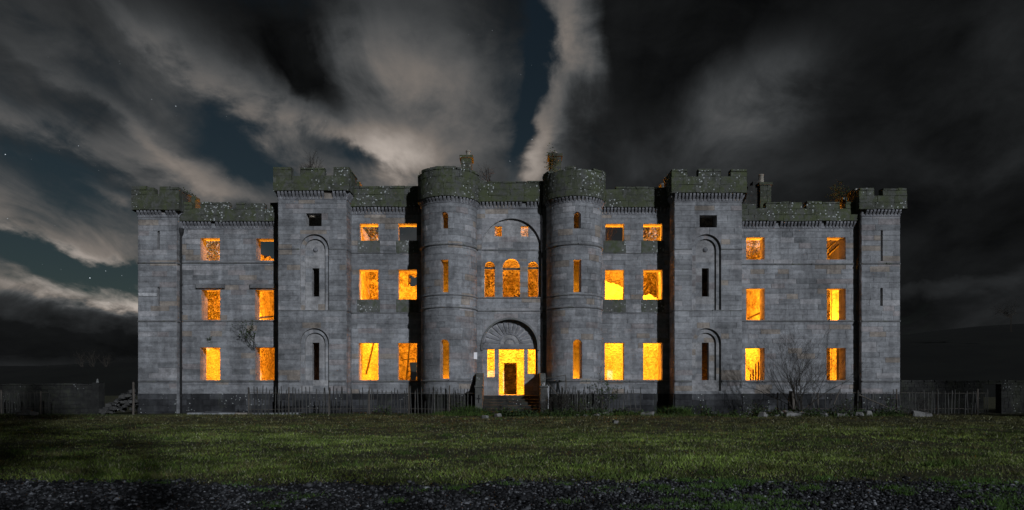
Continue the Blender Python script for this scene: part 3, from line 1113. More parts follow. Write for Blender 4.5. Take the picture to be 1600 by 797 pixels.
# --- entrance steps with flanking walls
steps = empty('entrance_steps', (0, 0, 0), castle)
sx0, sx1 = X(755, -2.5), X(844, -2.5)
zs_, ys_ = Z(617.5, YE), -1.9
mb = MB()
box(mb, sx0, sx1, -1.95, YE + 0.62, -0.3, zs_ - 0.01, stone_tint('rubble'), 0.01)
mb.build('landing', M['rubble'], steps)
for k in range(6):
    mb = MB()
    z1 = zs_ - 0.02 - 0.19 * (k + 1) + 0.0
    y0 = -1.95 - 0.31 * (k + 1)
    p = sx0
    while p < sx1 - 0.01:
        e = min(sx1, p + random.uniform(0.9, 1.6))
        if sx1 - e < 0.5:
            e = sx1
        box(mb, p + .004, e - .004, y0 + random.uniform(-.03, .02), y0 + 0.31, -0.3, z1 + random.uniform(-.03, .02), stone_tint('rubble'), 0.02)
        p = e
    mb.build('step', M['rubble'], steps)
for xa, xb in ((743.5, 754.5), (844.5, 853)):
    x0, x1 = X(xa, -2.9), X(xb, -2.9)
    prof = [(-1.25, -0.3), (-1.25, 2.55), (-2.45, 2.50), (-3.35, 1.62), (-3.35, -0.3)]
    mb = MB()
    vs = [(x0, y, z) for y, z in prof] + [(x1, y, z) for y, z in prof]
    m_ = len(prof)
    mb.add(vs, [tuple(range(m_)), tuple(reversed(range(m_, 2 * m_)))] + [(j, j + m_, (j + 1) % m_ + m_, (j + 1) % m_) for j in range(m_)], (0.14, 0.14, 0.13))
    o = mb.build('flank_wall', M['rubble'], steps)
    mb = MB()
    cx_ = (x0 + x1) / 2
    box(mb, cx_ - 0.23, cx_ + 0.23, -3.82, -3.36, -0.3, 1.62, (0.10, 0.10, 0.092), 0.03)
    box(mb, cx_ - 0.27, cx_ + 0.27, -3.86, -3.33, 1.622, 1.74, (0.11, 0.11, 0.10), 0.03)
    if xa < 800:
        box(mb, cx_ - 0.03, cx_ + 0.03, -3.835, -3.819, 0.7, 1.2, (0.02, 0.02, 0.02))
        box(mb, cx_ - 0.11, cx_ + 0.11, -3.834, -3.818, 0.93, 1.0, (0.02, 0.02, 0.02))
    mb.build('newel_pillar', M['pale'], steps)

# --- drainpipes
def drainpipe(px, Y, y0, y1, r=0.075, hopper=True, dd=0.16):
    x = X(px, Y - dd)
    g = empty('drainpipe', (0, 0, 0), castle)
    mb = MB()
    tube(mb, [(x, Y - dd, Z(y1, Y)), (x, Y - dd, Z(y0, Y))], [r, r], 10)
    zz = Z(y1, Y) + 1.2
    mb2 = MB()
    while zz < Z(y0, Y) - 0.4:
        tube(mb2, [(x, Y - dd, zz), (x, Y - dd, zz + 0.09)], [r * 1.35, r * 1.35], 10)
        zz += 1.8
    mb.build('pipe', M['iron'], g, True)
    mb2.build('pipe_collars', M['iron'], g)
    if hopper:
        mb = MB()
        tube(mb, [(x, Y - dd, Z(y0 + 3, Y)), (x, Y - dd, Z(y0 - 3, Y)), (x, Y - dd, Z(y0 - 9, Y))], [r, r * 2.4, r * 2.7], 8)
        mb.build('hopper_head', M['iron'], g)


drainpipe(282.5, 0.0, 367, 648, 0.08)
drainpipe(846.5, YE, 316, 600, 0.045, False, 0.09)
drainpipe(1341.5, 0.0, 350, 646, 0.08, False, 0.14)

# --- chimneys above the wall heads
def chimney(px0, px1, ytop, ybot, Y, pots, name='chimney', depth=1.0, label=None):
    g = empty(name, (0, 0, 0), castle)
    if label:
        g['label'] = label
    x0, x1 = X(px0, Y), X(px1, Y)
    mb = MB()
    z = Z(ybot, Y)
    zt = Z(ytop, Y)
    core(mb, front(Y), x0 + .01, x1 - .01, z, zt - 0.2, 0, -depth, (), None, (0.12, 0.12, 0.11))
    ashlar(None, front(Y), x0, x1, zt - 2.4 if zt - 2.4 > z else z, zt - 0.2, (), None, 'moss', 0.35, 0.4, 0.7, 0.02, mb)
    mb.build('stack', M['moss'], g)
    mb = MB()
    box(mb, x0 - 0.09, x1 + 0.09, Y - 0.09, Y + depth + 0.09, zt - 0.2, zt, (0.14, 0.14, 0.12), 0.03)
    mb.build('cap', M['moss'], g)
    for a, b, yt in pots:
        mb = MB()
        xc, r = X((a + b) / 2, Y), (b - a) / 2 / S(Y)
        zz = Z(yt, Y)
        tube(mb, [(xc, Y + depth * .4, zt), (xc, Y + depth * .4, zz - 0.1), (xc, Y + depth * .4, zz - 0.09), (xc, Y + depth * .4, zz)], [r, r * .86, r * 1.0, r * 1.0], 10, (0.3, 0.27, 0.22))
        mb.build('chimney_pot', M['pale'], g)


chimney(720, 737, 242.5, 340, 1.2, [(727, 735, 232.5)], label='left chimney stack with one pot behind the round tower')
chimney(858.5, 877, 240, 340, 1.2, [(862, 871, 234.5)], label='ivy-grown chimney stack behind the right round tower')
chimney(1187.5, 1205, 285, 345, 1.3, [(1188.5, 1197, 270)], label='chimney stack rising behind the right wing battlements')
# broken gable beside the third chimney
mb = MB()
prof = [(1160, 345), (1160, 318), (1166, 310), (1169, 291), (1176, 290), (1177, 283), (1186, 282), (1187, 345)]
Yg = 1.5
vs = [(X(a, Yg), Yg, Z(b, Yg)) for a, b in prof]
vs += [(x, Yg + 0.6, z) for x, y, z in vs]
m_ = len(prof)
mb.add(vs, [tuple(reversed(range(m_))), tuple(range(m_, 2 * m_))] + [(j, (j + 1) % m_, (j + 1) % m_ + m_, j + m_) for j in range(m_)], (0.05, 0.05, 0.045))
mb.build('broken_gable', M['plinth'], castle)

# ------------------------------------------------------------------ inside the shell
YB = 7.6
TOP = [(216, 350), (300, 356), (345, 372), (352, 385), (396, 390), (404, 394), (412, 402), (428, 404), (445, 380), (541, 345), (572, 350), (585, 356), (590, 372), (597, 385), (640, 392), (656, 388),
       (665, 340), (780, 332), (860, 332), (935, 350), (942, 388), (1000, 384), (1010, 372), (1016, 356), (1024, 346), (1050, 340), (1160, 352), (1240, 350), (1300, 366), (1345, 362), (1406, 352)]
HOLES = [(636, 655, 428, 446), (404, 421, 496, 520), (786, 810, 560, 620), (1100, 1112, 425, 455), (642, 652, 566, 600)]


def rear_wall():
    xs = np.arange(X(216, -.6) + 0.1, X(1406, -.5) - 0.1, 0.17)
    tx = [X(a, YB) for a, _ in TOP]
    tz = [Z(b, YB) for _, b in TOP]
    nz = 84
    mb = MB()
    idx = {}
    noise = RNG.normal(0, 1, (len(xs), nz + 1))
    for _ in range(1):
        noise = (noise + np.roll(noise, 1, 0) + np.roll(noise, 1, 1) * .8) / 1.7
    for i, x in enumerate(xs):
        xp = x * (YB - CAMY) / (0 - CAMY) if False else x
        top = float(np.interp(x, tx, tz)) + random.uniform(-0.14, 0.14)
        for j in range(nz + 1):
            z = -0.3 + (top + 0.3) * j / nz
            idx[i, j] = len(mb.v)
            mb.v.append((x + random.uniform(-.03, .03), YB + 0.035 * noise[i, j] - 0.05, z + random.uniform(-.03, .03)))
    hs = [(X(a, YB), X(b, YB), Z(d, YB), Z(c, YB)) for a, b, c, d in HOLES]
    for i in range(len(xs) - 1):
        for j in range(nz):
            a = mb.v[idx[i, j]]
            b = mb.v[idx[i + 1, j + 1]]
            xc, zc = (a[0] + b[0]) / 2, (a[2] + b[2]) / 2
            if any(h[0] < xc < h[1] and h[2] < zc < h[3] for h in hs):
                continue
            mb.f.append((idx[i, j], idx[i + 1, j], idx[i + 1, j + 1], idx[i, j + 1]))
            mb.t.append((1, 1, 1))
    o = mb.build('rear_wall', M['inner'], castle)
    md = o.modifiers.new('depth', 'SOLIDIFY')
    md.thickness = 0.6
    md.offset = -1
    return o


rear_wall()
mb = MB()
box(mb, X(216, -.6) + .72, X(1406, -.5) - .72, 0.87, YB - 0.1, 0.6, 1.15, (1, 1, 1))
mb.build('earth_floor', M['inner'], castle)


def cross_wall(px, y0, y1, ytop, ops=(), name='cross_wall', th=0.5, mat='inner'):
    x = X(px)
    mp = rightside(x)
    mb = MB()
    core(mb, mp, y0, y1, 1.16, Z(ytop), 0, -th, ops, 0.5)
    # ragged head
    for k in range(9):
        a = y0 + (y1 - y0) * k / 9
        hh = random.uniform(0.05, 0.5)
        slab(mb, mp, a + .01, a + (y1 - y0) / 9 - .01, Z(ytop), Z(ytop) + hh, -th, 0, (1, 1, 1), .02, None, True)
    return mb.build(name, M[mat], castle)


for px, yt in ((449, 352), (541, 338), (668, 340), (940, 345), (1075, 340), (1157, 345), (377, 440), (1240, 400)):
    cross_wall(px, 0.9, YB - 0.2, yt)
# hall partition with a dark doorway, straight behind the front door
mb = MB()
YP = 2.2
core(mb, front(YP), X(745, YP), X(855, YP), 1.16, Z(470, YP), 0, -0.4, [(X(787.5, YP), X(807.5, YP), 1.1, Z(567, YP))])
mb.build('hall_partition', M['plaster'], castle)
mb = MB()
xa_, xb_, zh = X(783, YP), X(812, YP), Z(560, YP)
box(mb, xa_ - .3, xa_, YP + .402, 5.2, 1.16, zh, (.5, .5, .5))
box(mb, xb_, xb_ + .3, YP + .402, 5.2, 1.16, zh, (.5, .5, .5))
box(mb, xa_ - .3, xb_ + .3, 5.2, 5.5, 1.16, zh, (.5, .5, .5))
box(mb, xa_ - .3, xb_ + .3, YP + .402, 5.5, zh, zh + .2, (.5, .5, .5))
mb.build('passage', M['inner'], castle)
# inner faces close behind some windows: plastered partitions
for px0, px1, yt, Yq, mt in ((556, 612, 470, 4.5, 'plaster'), (944, 1052, 436, 4.0, 'plaster'), (300, 360, 530, 5.0, 'plaster'), (1160, 1235, 530, 5.0, 'plaster'), (1300, 1340, 440, 3.4, 'plaster')):
    mb = MB()
    x0, x1 = X(px0, Yq), X(px1, Yq)
    k, hz = 48, 0.0
    prev = None
    for i in range(k + 1):
        hz += random.gauss(-0.015, 0.07)
        x, z = x0 + (x1 - x0) * i / k, Z(yt, Yq) + hz
        cur = [(x, Yq, 1.16), (x, Yq, z), (x, Yq + .3, z), (x, Yq + .3, 1.16)]
        if prev:
            mb.add(prev + cur, [(0, 4, 5, 1), (1, 5, 6, 2), (2, 6, 7, 3)])
        prev = cur
    mb.build('inner_partition', M[mt], castle)


def lamp(px, Y, z, power, rad=0.25):
    l = bpy.data.lights.new('room_lamp', 'POINT')
    l.energy = power * (0.75 if z < 4 else 2.3)
    l.color = (1.0, 0.31, 0.012)
    l.shadow_soft_size = rad if Y > 0.15 or Y < 0 else 0.08
    o = bpy.data.objects.new('room_lamp', l)
    o.location = (X(px, Y), Y, z)
    COL.objects.link(o)


for px, Y, z, p in ((330, 2.6, 1.5, 620), (410, 2.6, 1.5, 300), (577, 2.3, 1.5, 560), (637, 2.6, 1.5, 300), (768, 0.7, 1.4, 150), (830, 0.7, 1.4, 150), (750, 4.2, 1.6, 300), (845, 4.2, 1.6, 300),
                    (960, 1.9, 1.5, 430), (1020, 1.9, 1.5, 400), (1185, 2.6, 1.5, 620), (1300, 2.0, 1.5, 560), (701, -0.6, 1.4, 700), (897, -0.6, 1.4, 1100), (1106, 1.2, 1.4, 14), (488, 1.2, 1.4, 2),
                    (328, 2.4, 6.0, 520), (412, 2.4, 6.0, 380), (577, 2.2, 6.6, 620), (637, 2.2, 6.6, 240), (765, 1.6, 6.6, 1100), (797, 2.4, 6.6, 1200), (833, 1.6, 6.6, 1100), (960, 2.2, 6.6, 380), (1020, 2.2, 6.6, 380), (1180, 2.4, 6.0, 800), (1306, 2.2, 6.0, 460),
                    (701, -0.8, 6.6, 170), (897, -0.8, 6.6, 200), (822.3, 0.1, 2.7, 100), (775.5, 0.1, 2.7, 90),
                    (328, 2.4, 9.8, 460), (412, 2.4, 9.8, 220), (577, 2.2, 10.5, 420), (637, 2.2, 10.5, 260), (780, 1.8, 11.0, 160), (820, 1.8, 11.0, 160), (960, 2.2, 10.5, 420), (1020, 2.2, 10.5, 420), (1180, 2.4, 9.8, 620), (1306, 2.2, 9.8, 380)):
    lamp(px, Y, z, p)

# ------------------------------------------------------------------ ground
def ground():
    xs = np.concatenate([-np.geomspace(900, 48, 14), np.linspace(-46, 46, 150), np.geomspace(48, 900, 14)])
    ys = np.concatenate([-np.geomspace(300, 46, 6), np.linspace(-45, 3, 110), np.geomspace(5, 1200, 16)])
    gx, gy = np.meshgrid(xs, ys, indexing='ij')
    gz = np.zeros_like(gx)
    for fx, fy, ph, am in ((0.5, 0.7, 1, .03), (1.3, .9, 2, .02), (2.1, 2.7, .5, .014), (0.21, 0.33, 4, .05), (3.3, 2.9, 3, .01)):
        gz += am * np.sin(gx * fx + ph + np.sin(gy * fy * .7)) * np.sin(gy * fy + ph * 2)
    near = np.clip((np.abs(gy + 22) < 26) * 1.0, 0, 1)
    gz *= near
    gz -= 0.03
    gz -= np.clip(np.hypot(gx, gy) - 120, 0, None) * 0.012
    return xs, ys, gx, gy, gz


gxs, gys, GX, GY, GZ = ground()


def gh(x, y):
    """Ground height by bilinear look-up."""
    i = np.clip(np.searchsorted(gxs, x) - 1, 0, len(gxs) - 2)
    j = np.clip(np.searchsorted(gys, y) - 1, 0, len(gys) - 2)
    a = (x - gxs[i]) / (gxs[i + 1] - gxs[i])
    b = (y - gys[j]) / (gys[j + 1] - gys[j])
    return (GZ[i, j] * (1 - a) * (1 - b) + GZ[i + 1, j] * a * (1 - b) + GZ[i, j + 1] * (1 - a) * b + GZ[i + 1, j + 1] * a * b)


m, n, b = new_mat('rough_grass_ground')
p = pos(n)
f1 = n.noise(p, 0.35, 5, 0.6).outputs['Fac']
f2 = n.noise(p, 3.0, 6, 0.65).outputs['Fac']
f3 = n.noise(p, 25.0, 4, 0.6).outputs['Fac']
c = n.mix(n.ramp(f1, 0.35, 0.65), (0.045, 0.038, 0.02), (0.036, 0.044, 0.016))
c = n.mix(n.ramp(f2, 0.4, 0.7), c, (0.024, 0.023, 0.012))
c = n.mix(n.ramp(f3, 0.5, 0.75), c, (0.11, 0.10, 0.06))
n.put(b.inputs['Base Color'], c)
bump(n, b, n.m('ADD', f2, n.m('MULTIPLY', f3, 0.6)), 1.0, 0.12)
nx, ny = len(gxs), len(gys)
ii, jj = np.meshgrid(np.arange(nx - 1), np.arange(ny - 1), indexing='ij')
v0 = (ii * ny + jj).ravel()
tris = np.concatenate([np.stack([v0, v0 + ny, v0 + ny + 1], 1), np.stack([v0, v0 + ny + 1, v0 + 1], 1)])
go = fast_mesh('ground', np.stack([GX, GY, GZ], -1).reshape(-1, 3), tris, np.ones((len(tris), 3)), m, 'structure')
go.data.polygons.foreach_set('use_smooth', [True] * len(tris))

YG = -32.3           # where the gravel track ends and the rough grass begins


def edge_y(x):
    return YG + 0.34 * np.sin(x * 0.55 + .4) + 0.15 * np.sin(x * 1.9 + 1) + 0.1 * np.sin(x * 4.3 + 2) - 0.012 * x


m, n, b = new_mat('dark_gravel_bed')
p = pos(n)
f = n.noise(p, 30, 4, 0.6).outputs['Fac']
v = n.node('TexVoronoi')
n.put(v.inputs['Vector'], p)
v.inputs['Scale'].default_value = 28
n.put(b.inputs['Base Color'], n.mix(f, (0.006, 0.006, 0.007), (0.02, 0.02, 0.023)))
bump(n, b, v.outputs['Distance'], 1.0, 0.03)
xs = np.linspace(-34, 34, 341)
ys = np.linspace(0, 1, 26)
vv = np.zeros((len(xs), len(ys), 3))
for i, x in enumerate(xs):
    e = edge_y(x) + RNG.normal(0, 0.05)
    yy = -43.8 + (e + 43.8) * ys
    vv[i, :, 0] = x
    vv[i, :, 1] = yy
    vv[i, :, 2] = gh(np.full_like(yy, x), yy) + 0.03
ny_ = len(ys)
ii, jj = np.meshgrid(np.arange(len(xs) - 1), np.arange(ny_ - 1), indexing='ij')
v0 = (ii * ny_ + jj).ravel()
tris = np.concatenate([np.stack([v0, v0 + ny_, v0 + ny_ + 1], 1), np.stack([v0, v0 + ny_ + 1, v0 + 1], 1)])
fast_mesh('gravel_track', vv.reshape(-1, 3), tris, np.ones((len(tris), 3)), m, 'structure')

# hills beyond
def hill(name, pts, Y, depth, label=None):
    mb = MB()
    k = 40
    pts = sorted(pts)
    xs = np.linspace(pts[0][0], pts[-1][0], k)
    hh = np.interp(xs, [a for a, _ in pts], [b for _, b in pts])
    rows = []
    for r, (fy, fz) in enumerate(((0, -0.02), (0.15, 0.25), (0.35, 0.62), (0.6, 0.9), (0.8, 1.0), (1.0, 0.85), (1.6, 0.0))):
        row = []
        for i in range(k):
            px, py = xs[i], hh[i]
            Yt = Y + depth * 0.8
            x, zt = X(px, Yt), Z(py, Yt)
            row.append((x, Y + depth * fy, -3 + (zt + 3) * fz + random.uniform(-.01, .01) * zt))
        rows.append(row)
    vs = [p for r in rows for p in r]
    fs = [(r * k + i, r * k + i + 1, (r + 1) * k + i + 1, (r + 1) * k + i) for r in range(len(rows) - 1) for i in range(k - 1)]
    mb.add(vs, fs)
    return mb.build(name, M['hill'], None, True, 'structure')


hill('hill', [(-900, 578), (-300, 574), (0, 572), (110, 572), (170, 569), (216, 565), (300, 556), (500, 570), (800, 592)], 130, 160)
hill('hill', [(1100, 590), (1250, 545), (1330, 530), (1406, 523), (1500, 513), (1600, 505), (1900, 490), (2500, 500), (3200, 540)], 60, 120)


# ------------------------------------------------------------------ plants
def twigs(mb, base, direc, length, rad, depth, spread=0.5, up=0.15, tint=(1, 1, 1), kids=(3, 4), sides=4):
    p = Vector(base)
    d = Vector(direc).normalized()
    pts, rads = [p.copy()], [rad]
    seg = 4
    for i in range(seg):
        d = (d + Vector((random.gauss(0, .16), random.gauss(0, .16), random.gauss(0, .10) + up * 0.3))).normalized()
        p = p + d * (length / seg)
        pts.append(p.copy())
        rads.append(rad * (1 - 0.62 * (i + 1) / seg))
    tube(mb, pts, rads, sides, tint, False)
    if depth <= 0:
        return
    for _ in range(random.randint(*kids)):
        t = random.uniform(0.35, 1.0)
        k = min(seg - 1, int(t * seg))
        q = pts[k].lerp(pts[k + 1], t * seg - k)
        nd = (d + Vector((random.gauss(0, spread), random.gauss(0, spread), random.gauss(0, spread * 0.6) + up))).normalized()
        twigs(mb, q, nd, length * random.uniform(0.5, 0.75), max(rads[k] * 0.6, 0.004), depth - 1, spread, up, tint, kids, 3)


def leaf_cloud(mb, fn, count, size, tint_fn):
    for _ in range(count):
        c = Vector(fn())
        a = Vector((random.gauss(0, 1), random.gauss(0, 1), random.gauss(0, 1))).normalized()
        b_ = a.cross(Vector((random.gauss(0, 1), random.gauss(0, 1), random.gauss(0, 1)))).normalized()
        s_ = size * random.uniform(0.6, 1.3)
        vs = [c - a * s_, c + b_ * s_ * .55 - a * s_ * .1, c + a * s_, c - b_ * s_ * .55 - a * s_ * .1]
        mb.add([tuple(v) for v in vs], [(0, 1, 2, 3)], tint_fn())


def green(lo=0.6, hi=1.3, base=(0.045, 0.07, 0.02)):
    v = random.uniform(lo, hi)
    return tuple(c * v * random.uniform(0.85, 1.15) for c in base)


def bare_shrub(name, base, height, stems, label, cat='shrub', lean=(0, 0), spread=0.5, rad=0.02, depth=2, leaves=0, tint=(1, 1, 1), fan=0.5, kids=(3, 4)):
    g = empty(name, base)
    tag(g, label, cat)
    mb = MB()
    for _ in range(stems):
        d = Vector((random.gauss(lean[0], fan), random.gauss(lean[1], fan * .6), 1.0))
        st = (random.gauss(0, .12), random.gauss(0, .08), -0.05)
        twigs(mb, st, d, height * random.uniform(0.45, 0.7), rad * random.uniform(.7, 1.2), depth, spread, 0.18, tint, kids)
    mb.build('branches', M['twig'], g)
    if leaves:
        tips = [v for v in mb.v]
        lm = MB()
        leaf_cloud(lm, lambda: Vector(random.choice(tips)) + Vector((random.gauss(0, .05), random.gauss(0, .05), random.gauss(0, .05))), leaves, 0.05, green)
        lm.build('leaves', M['leaf'], g)
    return g


bare_shrub('bare_shrub', (X(490, -0.6), -0.6, Z(276, -0.6)), 1.35, 12, 'bare shrub growing on top of the left square tower', fan=0.6, depth=3, rad=.016)
bare_shrub('bare_shrub', (X(762, 0.2), 0.2, Z(284, 0.2)), 1.3, 12, 'reddish bare shrub on the wall head above the entrance', fan=0.45, depth=2, rad=.016, lean=(-.15, 0))
bare_shrub('bare_shrub', (X(861, 1.0), 1.0, Z(262, 1.0)), 1.2, 7, 'small shrub clinging to the chimney behind the right round tower', fan=0.5, depth=2, rad=.012)
bare_shrub('bare_bush', (X(1250, -4.6), -4.6, 0.0), 4.6, 13, 'large bare bush in front of the right wing wall', 'bush', fan=0.42, depth=3, rad=.035, kids=(4, 5), lean=(.05, 0), spread=.42)
bare_shrub('leafy_shrub', (X(404, -0.05), -0.05, Z(545, 0)), 1.9, 6, 'leafy sapling sprouting from the wall beside a ground floor window', lean=(-.55, -.25), fan=0.25, depth=2, leaves=260, rad=.014)
bare_shrub('wall_sprig', (X(327, -0.03), -0.03, Z(533, 0)), 0.4, 3, 'tiny sprig growing from the wall above a lit ground floor window', 'plant', lean=(-.2, -.3), fan=0.3, depth=1, leaves=25, rad=.006)
bare_shrub('leafy_shrub', (X(949, -3.9), -3.9, 0.1), 2.5, 5, 'young leafy shrub by the fence under the right round tower', lean=(.03, 0), fan=0.1, depth=2, leaves=380, rad=.015)
bare_shrub('twig_tangle', (X(868, -4.2), -4.2, 0.0), 1.7, 16, 'tangle of bare twigs right of the entrance steps', 'bush', fan=0.75, depth=3, rad=.016, spread=.7)
bare_shrub('bare_shrub', (X(1322, 0.6), 0.6, Z(320, 0.6)), 1.5, 12, 'dark shrub growing over the battlements near the right corner tower', fan=0.75, depth=3, leaves=500, rad=.016, lean=(-.1, 0))
bare_shrub('weedy_shrub', (X(1440, -4.4), -4.4, 0.0), 1.4, 9, 'low bare scrub by the fence past the right corner', fan=0.7, depth=2, rad=.012)


def ivy(label, fn, count, size=0.07, base=(0.045, 0.065, 0.022), name='ivy', wet=None):
    mb = MB()
    leaf_cloud(mb, fn, count, size, lambda: green(0.5, 1.4, base))
    o = mb.build(name, M['leaf'])
    o['kind'] = 'stuff'
    o['label'] = label
    o['category'] = 'ivy'
    return o


def blob(cx, cy, cz, rx, ry, rz):
    return lambda: (random.gauss(cx, rx), random.gauss(cy, ry), random.gauss(cz, rz))


ivy('ivy lit orange on the broken side of the left corner battlements', blob(X(293, 1.6), 1.6, Z(314, 1.6), 0.17, 0.3, 0.28), 800)
ivy('ivy clump on the chimney behind the right round tower', blob(X(861, 1.1), 1.1, Z(252, 1.1), 0.16, 0.14, 0.42), 240, 0.06)


def on_rear(px0, px1, py0, py1, clump=14):
    cs = [(X(random.uniform(px0, px1), YB), Z(random.uniform(py0, py1), YB)) for _ in range(clump)]

    def f():
        x, z = random.choice(cs)
        return (random.gauss(x, 0.35), YB - 0.12 - abs(random.gauss(0, 0.10)), random.gauss(z, 0.45))
    return f


for a, b_, c_, d_, cnt, lab in ((305, 350, 365, 600, 2600, 'ivy on the inner wall seen through the leftmost windows'), (385, 440, 425, 540, 1800, 'ivy on the inner wall seen through the windows beside the left square tower'),
                               (555, 600, 356, 470, 1900, 'ivy on the inner wall seen left of the round tower'), (1000, 1050, 350, 470, 2200, 'ivy on the inner wall seen through the window by the right square tower'),
                               (1155, 1205, 360, 520, 2400, 'ivy on the inner wall seen through the right wing windows'), (755, 845, 430, 470, 500, 'ivy on the inner wall seen through the three arched windows')):
    ivy(lab, on_rear(a, b_, c_, d_, 30), int(cnt * 1.0), 0.10, (0.27, 0.23, 0.10))
g = bare_shrub('bare_shrub', (X(952, 1.6), 1.6, Z(384, 1.6)), 2.2, 9, 'bare branches lit orange inside a top window right of the round tower', fan=0.7, depth=2, rad=.014)
g = bare_shrub('bare_shrub', (X(1022, 2.6), 2.6, Z(384, 2.6)), 2.4, 12, 'dense branches lit orange inside the top window by the right square tower', fan=0.6, depth=2, rad=.018)


# loose timbers inside the rooms
def beam(pts, r, label, group=None):
    g = MB()
    a, b_ = Vector(pts[0]), Vector(pts[1])
    tube(g, [a, a.lerp(b_, .5) + Vector((.02, 0, .02)), b_], [r, r * .95, r * .9], 4)
    return tag(g.build('timber_beam', M['timber']), label, 'beam', group)


def P(px, py, Y):
    return (X(px, Y), Y, Z(py, Y))


beam((P(572, 585, 2.8), P(585, 530, 3.6)), 0.07, 'leaning timber seen through a bright ground floor window left of the round tower')
beam((P(634, 600, 1.8), P(640, 536, 2.2)), 0.06, 'upright timber in the ground floor window beside the left round tower')
beam((P(627, 563, 2.0), P(648, 560, 2.0)), 0.04, 'short cross timber in the ground floor window beside the left round tower')
beam((P(1294, 398, 1.6), P(1318, 376, 2.0)), 0.09, 'sloping rafter in the top window beside the right corner tower')
beam((P(1290, 392, 2.2), P(1316, 368, 2.6)), 0.06, 'thinner upper rafter in the top window beside the right corner tower')
beam((P(1317, 410, 1.5), P(1315, 370, 1.5)), 0.06, 'upright timber in the top window beside the right corner tower')
beam((P(1190, 500, 1.4), P(1189, 450, 1.4)), 0.09, 'upright timber in the middle window next to the right square tower')
beam((P(1168, 498, 2.0), P(1190, 488, 1.8)), 0.07, 'low sloping timber in the middle window next to the right square tower')
for k, px in enumerate((1172, 1176, 1180, 1184, 1189)):
    beam((P(px, 605, 1.9), P(px + 1.0, (584, 577, 568, 566, 562)[k], 1.9)), 0.06, '%s upright plank from the left in the ground floor window by the right square tower' % ('first', 'second', 'third', 'fourth', 'fifth')[k], 'planks in the right wing window')
beam((P(1309, 605, 1.6), P(1309, 540, 1.6)), 0.11, 'upright post in the ground floor window beside the right corner tower')
beam((P(404, 497, 1.5), P(430, 494, 1.5)), 0.07, 'charred beam across the middle window beside the left square tower')

# bare tree and scrub on the skylines
g = empty('bare_tree', (X(1580, 110), 110, Z(512, 110)))
tag(g, 'small windswept bare tree on the ridge of the dark hill', 'tree')
mb = MB()
twigs(mb, (0, 0, -1), (-.1, 0, 1), 4.2, 0.22, 0)
tr = mb.build('trunk', M['twig'], g)
mb = MB()
for k in range(9):
    twigs(mb, (random.uniform(-.3, .1), 0, random.uniform(1.6, 3.0)), (random.gauss(-.3, 1.0), random.gauss(0, .4), random.uniform(.1, .7)), random.uniform(2.0, 3.4), .10, 3, .55, .05)
mb.build('crown', M['twig'], g)
for px, h, lab in ((128, 3.2, 'leftmost bare scrub tree on the distant skyline'), (146, 3.8, 'taller bare scrub tree on the distant skyline'), (166, 2.6, 'bare scrub tree on the distant skyline nearest the castle')):
    bare_shrub('scrub_tree', (X(px, 90), 90, Z(573, 90)), h, 9, lab, 'tree', fan=.5, depth=2, rad=.05)

# ------------------------------------------------------------------ walls beside the castle
def garden_wall(name, x0, x1, Y, ztop, label, gaps=(), th=0.5):
    g = MB()
    mp = front(Y)
    core(g, mp, x0, x1, -0.3, ztop - 0.1, 0, -th, gaps, None, (0.05, 0.05, 0.047))
    o = g.build(name, M['rubble'])
    tag(o, label, 'wall')
    s_ = MB()
    ashlar(o, mp, x0, x1, -0.2, ztop - 0.1, gaps, None, 'rubble', 0.24, 0.25, 0.6, 0.03, s_)
    s_.build('rubble_stones', M['rubble'], o, kind='stuff')
    c_ = MB()
    p = x0
    while p < x1 - 0.01:
        e = min(x1, p + random.uniform(0.5, 0.9))
        box(c_, p + .01, e - .01, Y - .05, Y + th + .05, ztop - 0.1, ztop + random.uniform(-.02, .05), stone_tint('rubble'), .03)
        p = e
    c_.build('coping', M['rubble'], o)
    return o


wl = garden_wall('garden_wall', X(-160, -1), X(146, -1), -1.0, Z(600, -1), 'low stone garden wall running off beyond the left corner')
mb = MB()
box(mb, X(145.5, -1), X(157, -1), -1.15, -0.55, -0.3, Z(598, -1), stone_tint('rubble'), .04)
tube(mb, [(X(150, -1), -0.85, Z(598, -1)), (X(150, -1), -0.85, Z(592, -1))], [.09, .04], 8, (0.2, 0.2, 0.19))
mb.build('end_pier', M['rubble'], wl)
garden_wall('garden_wall', X(1407, 1), X(1800, 1), 1.0, Z(595, 1), 'low stone garden wall with a dark doorway past the right corner', [(X(1537, 1), X(1564, 1), -0.4, Z(600.5, 1))])


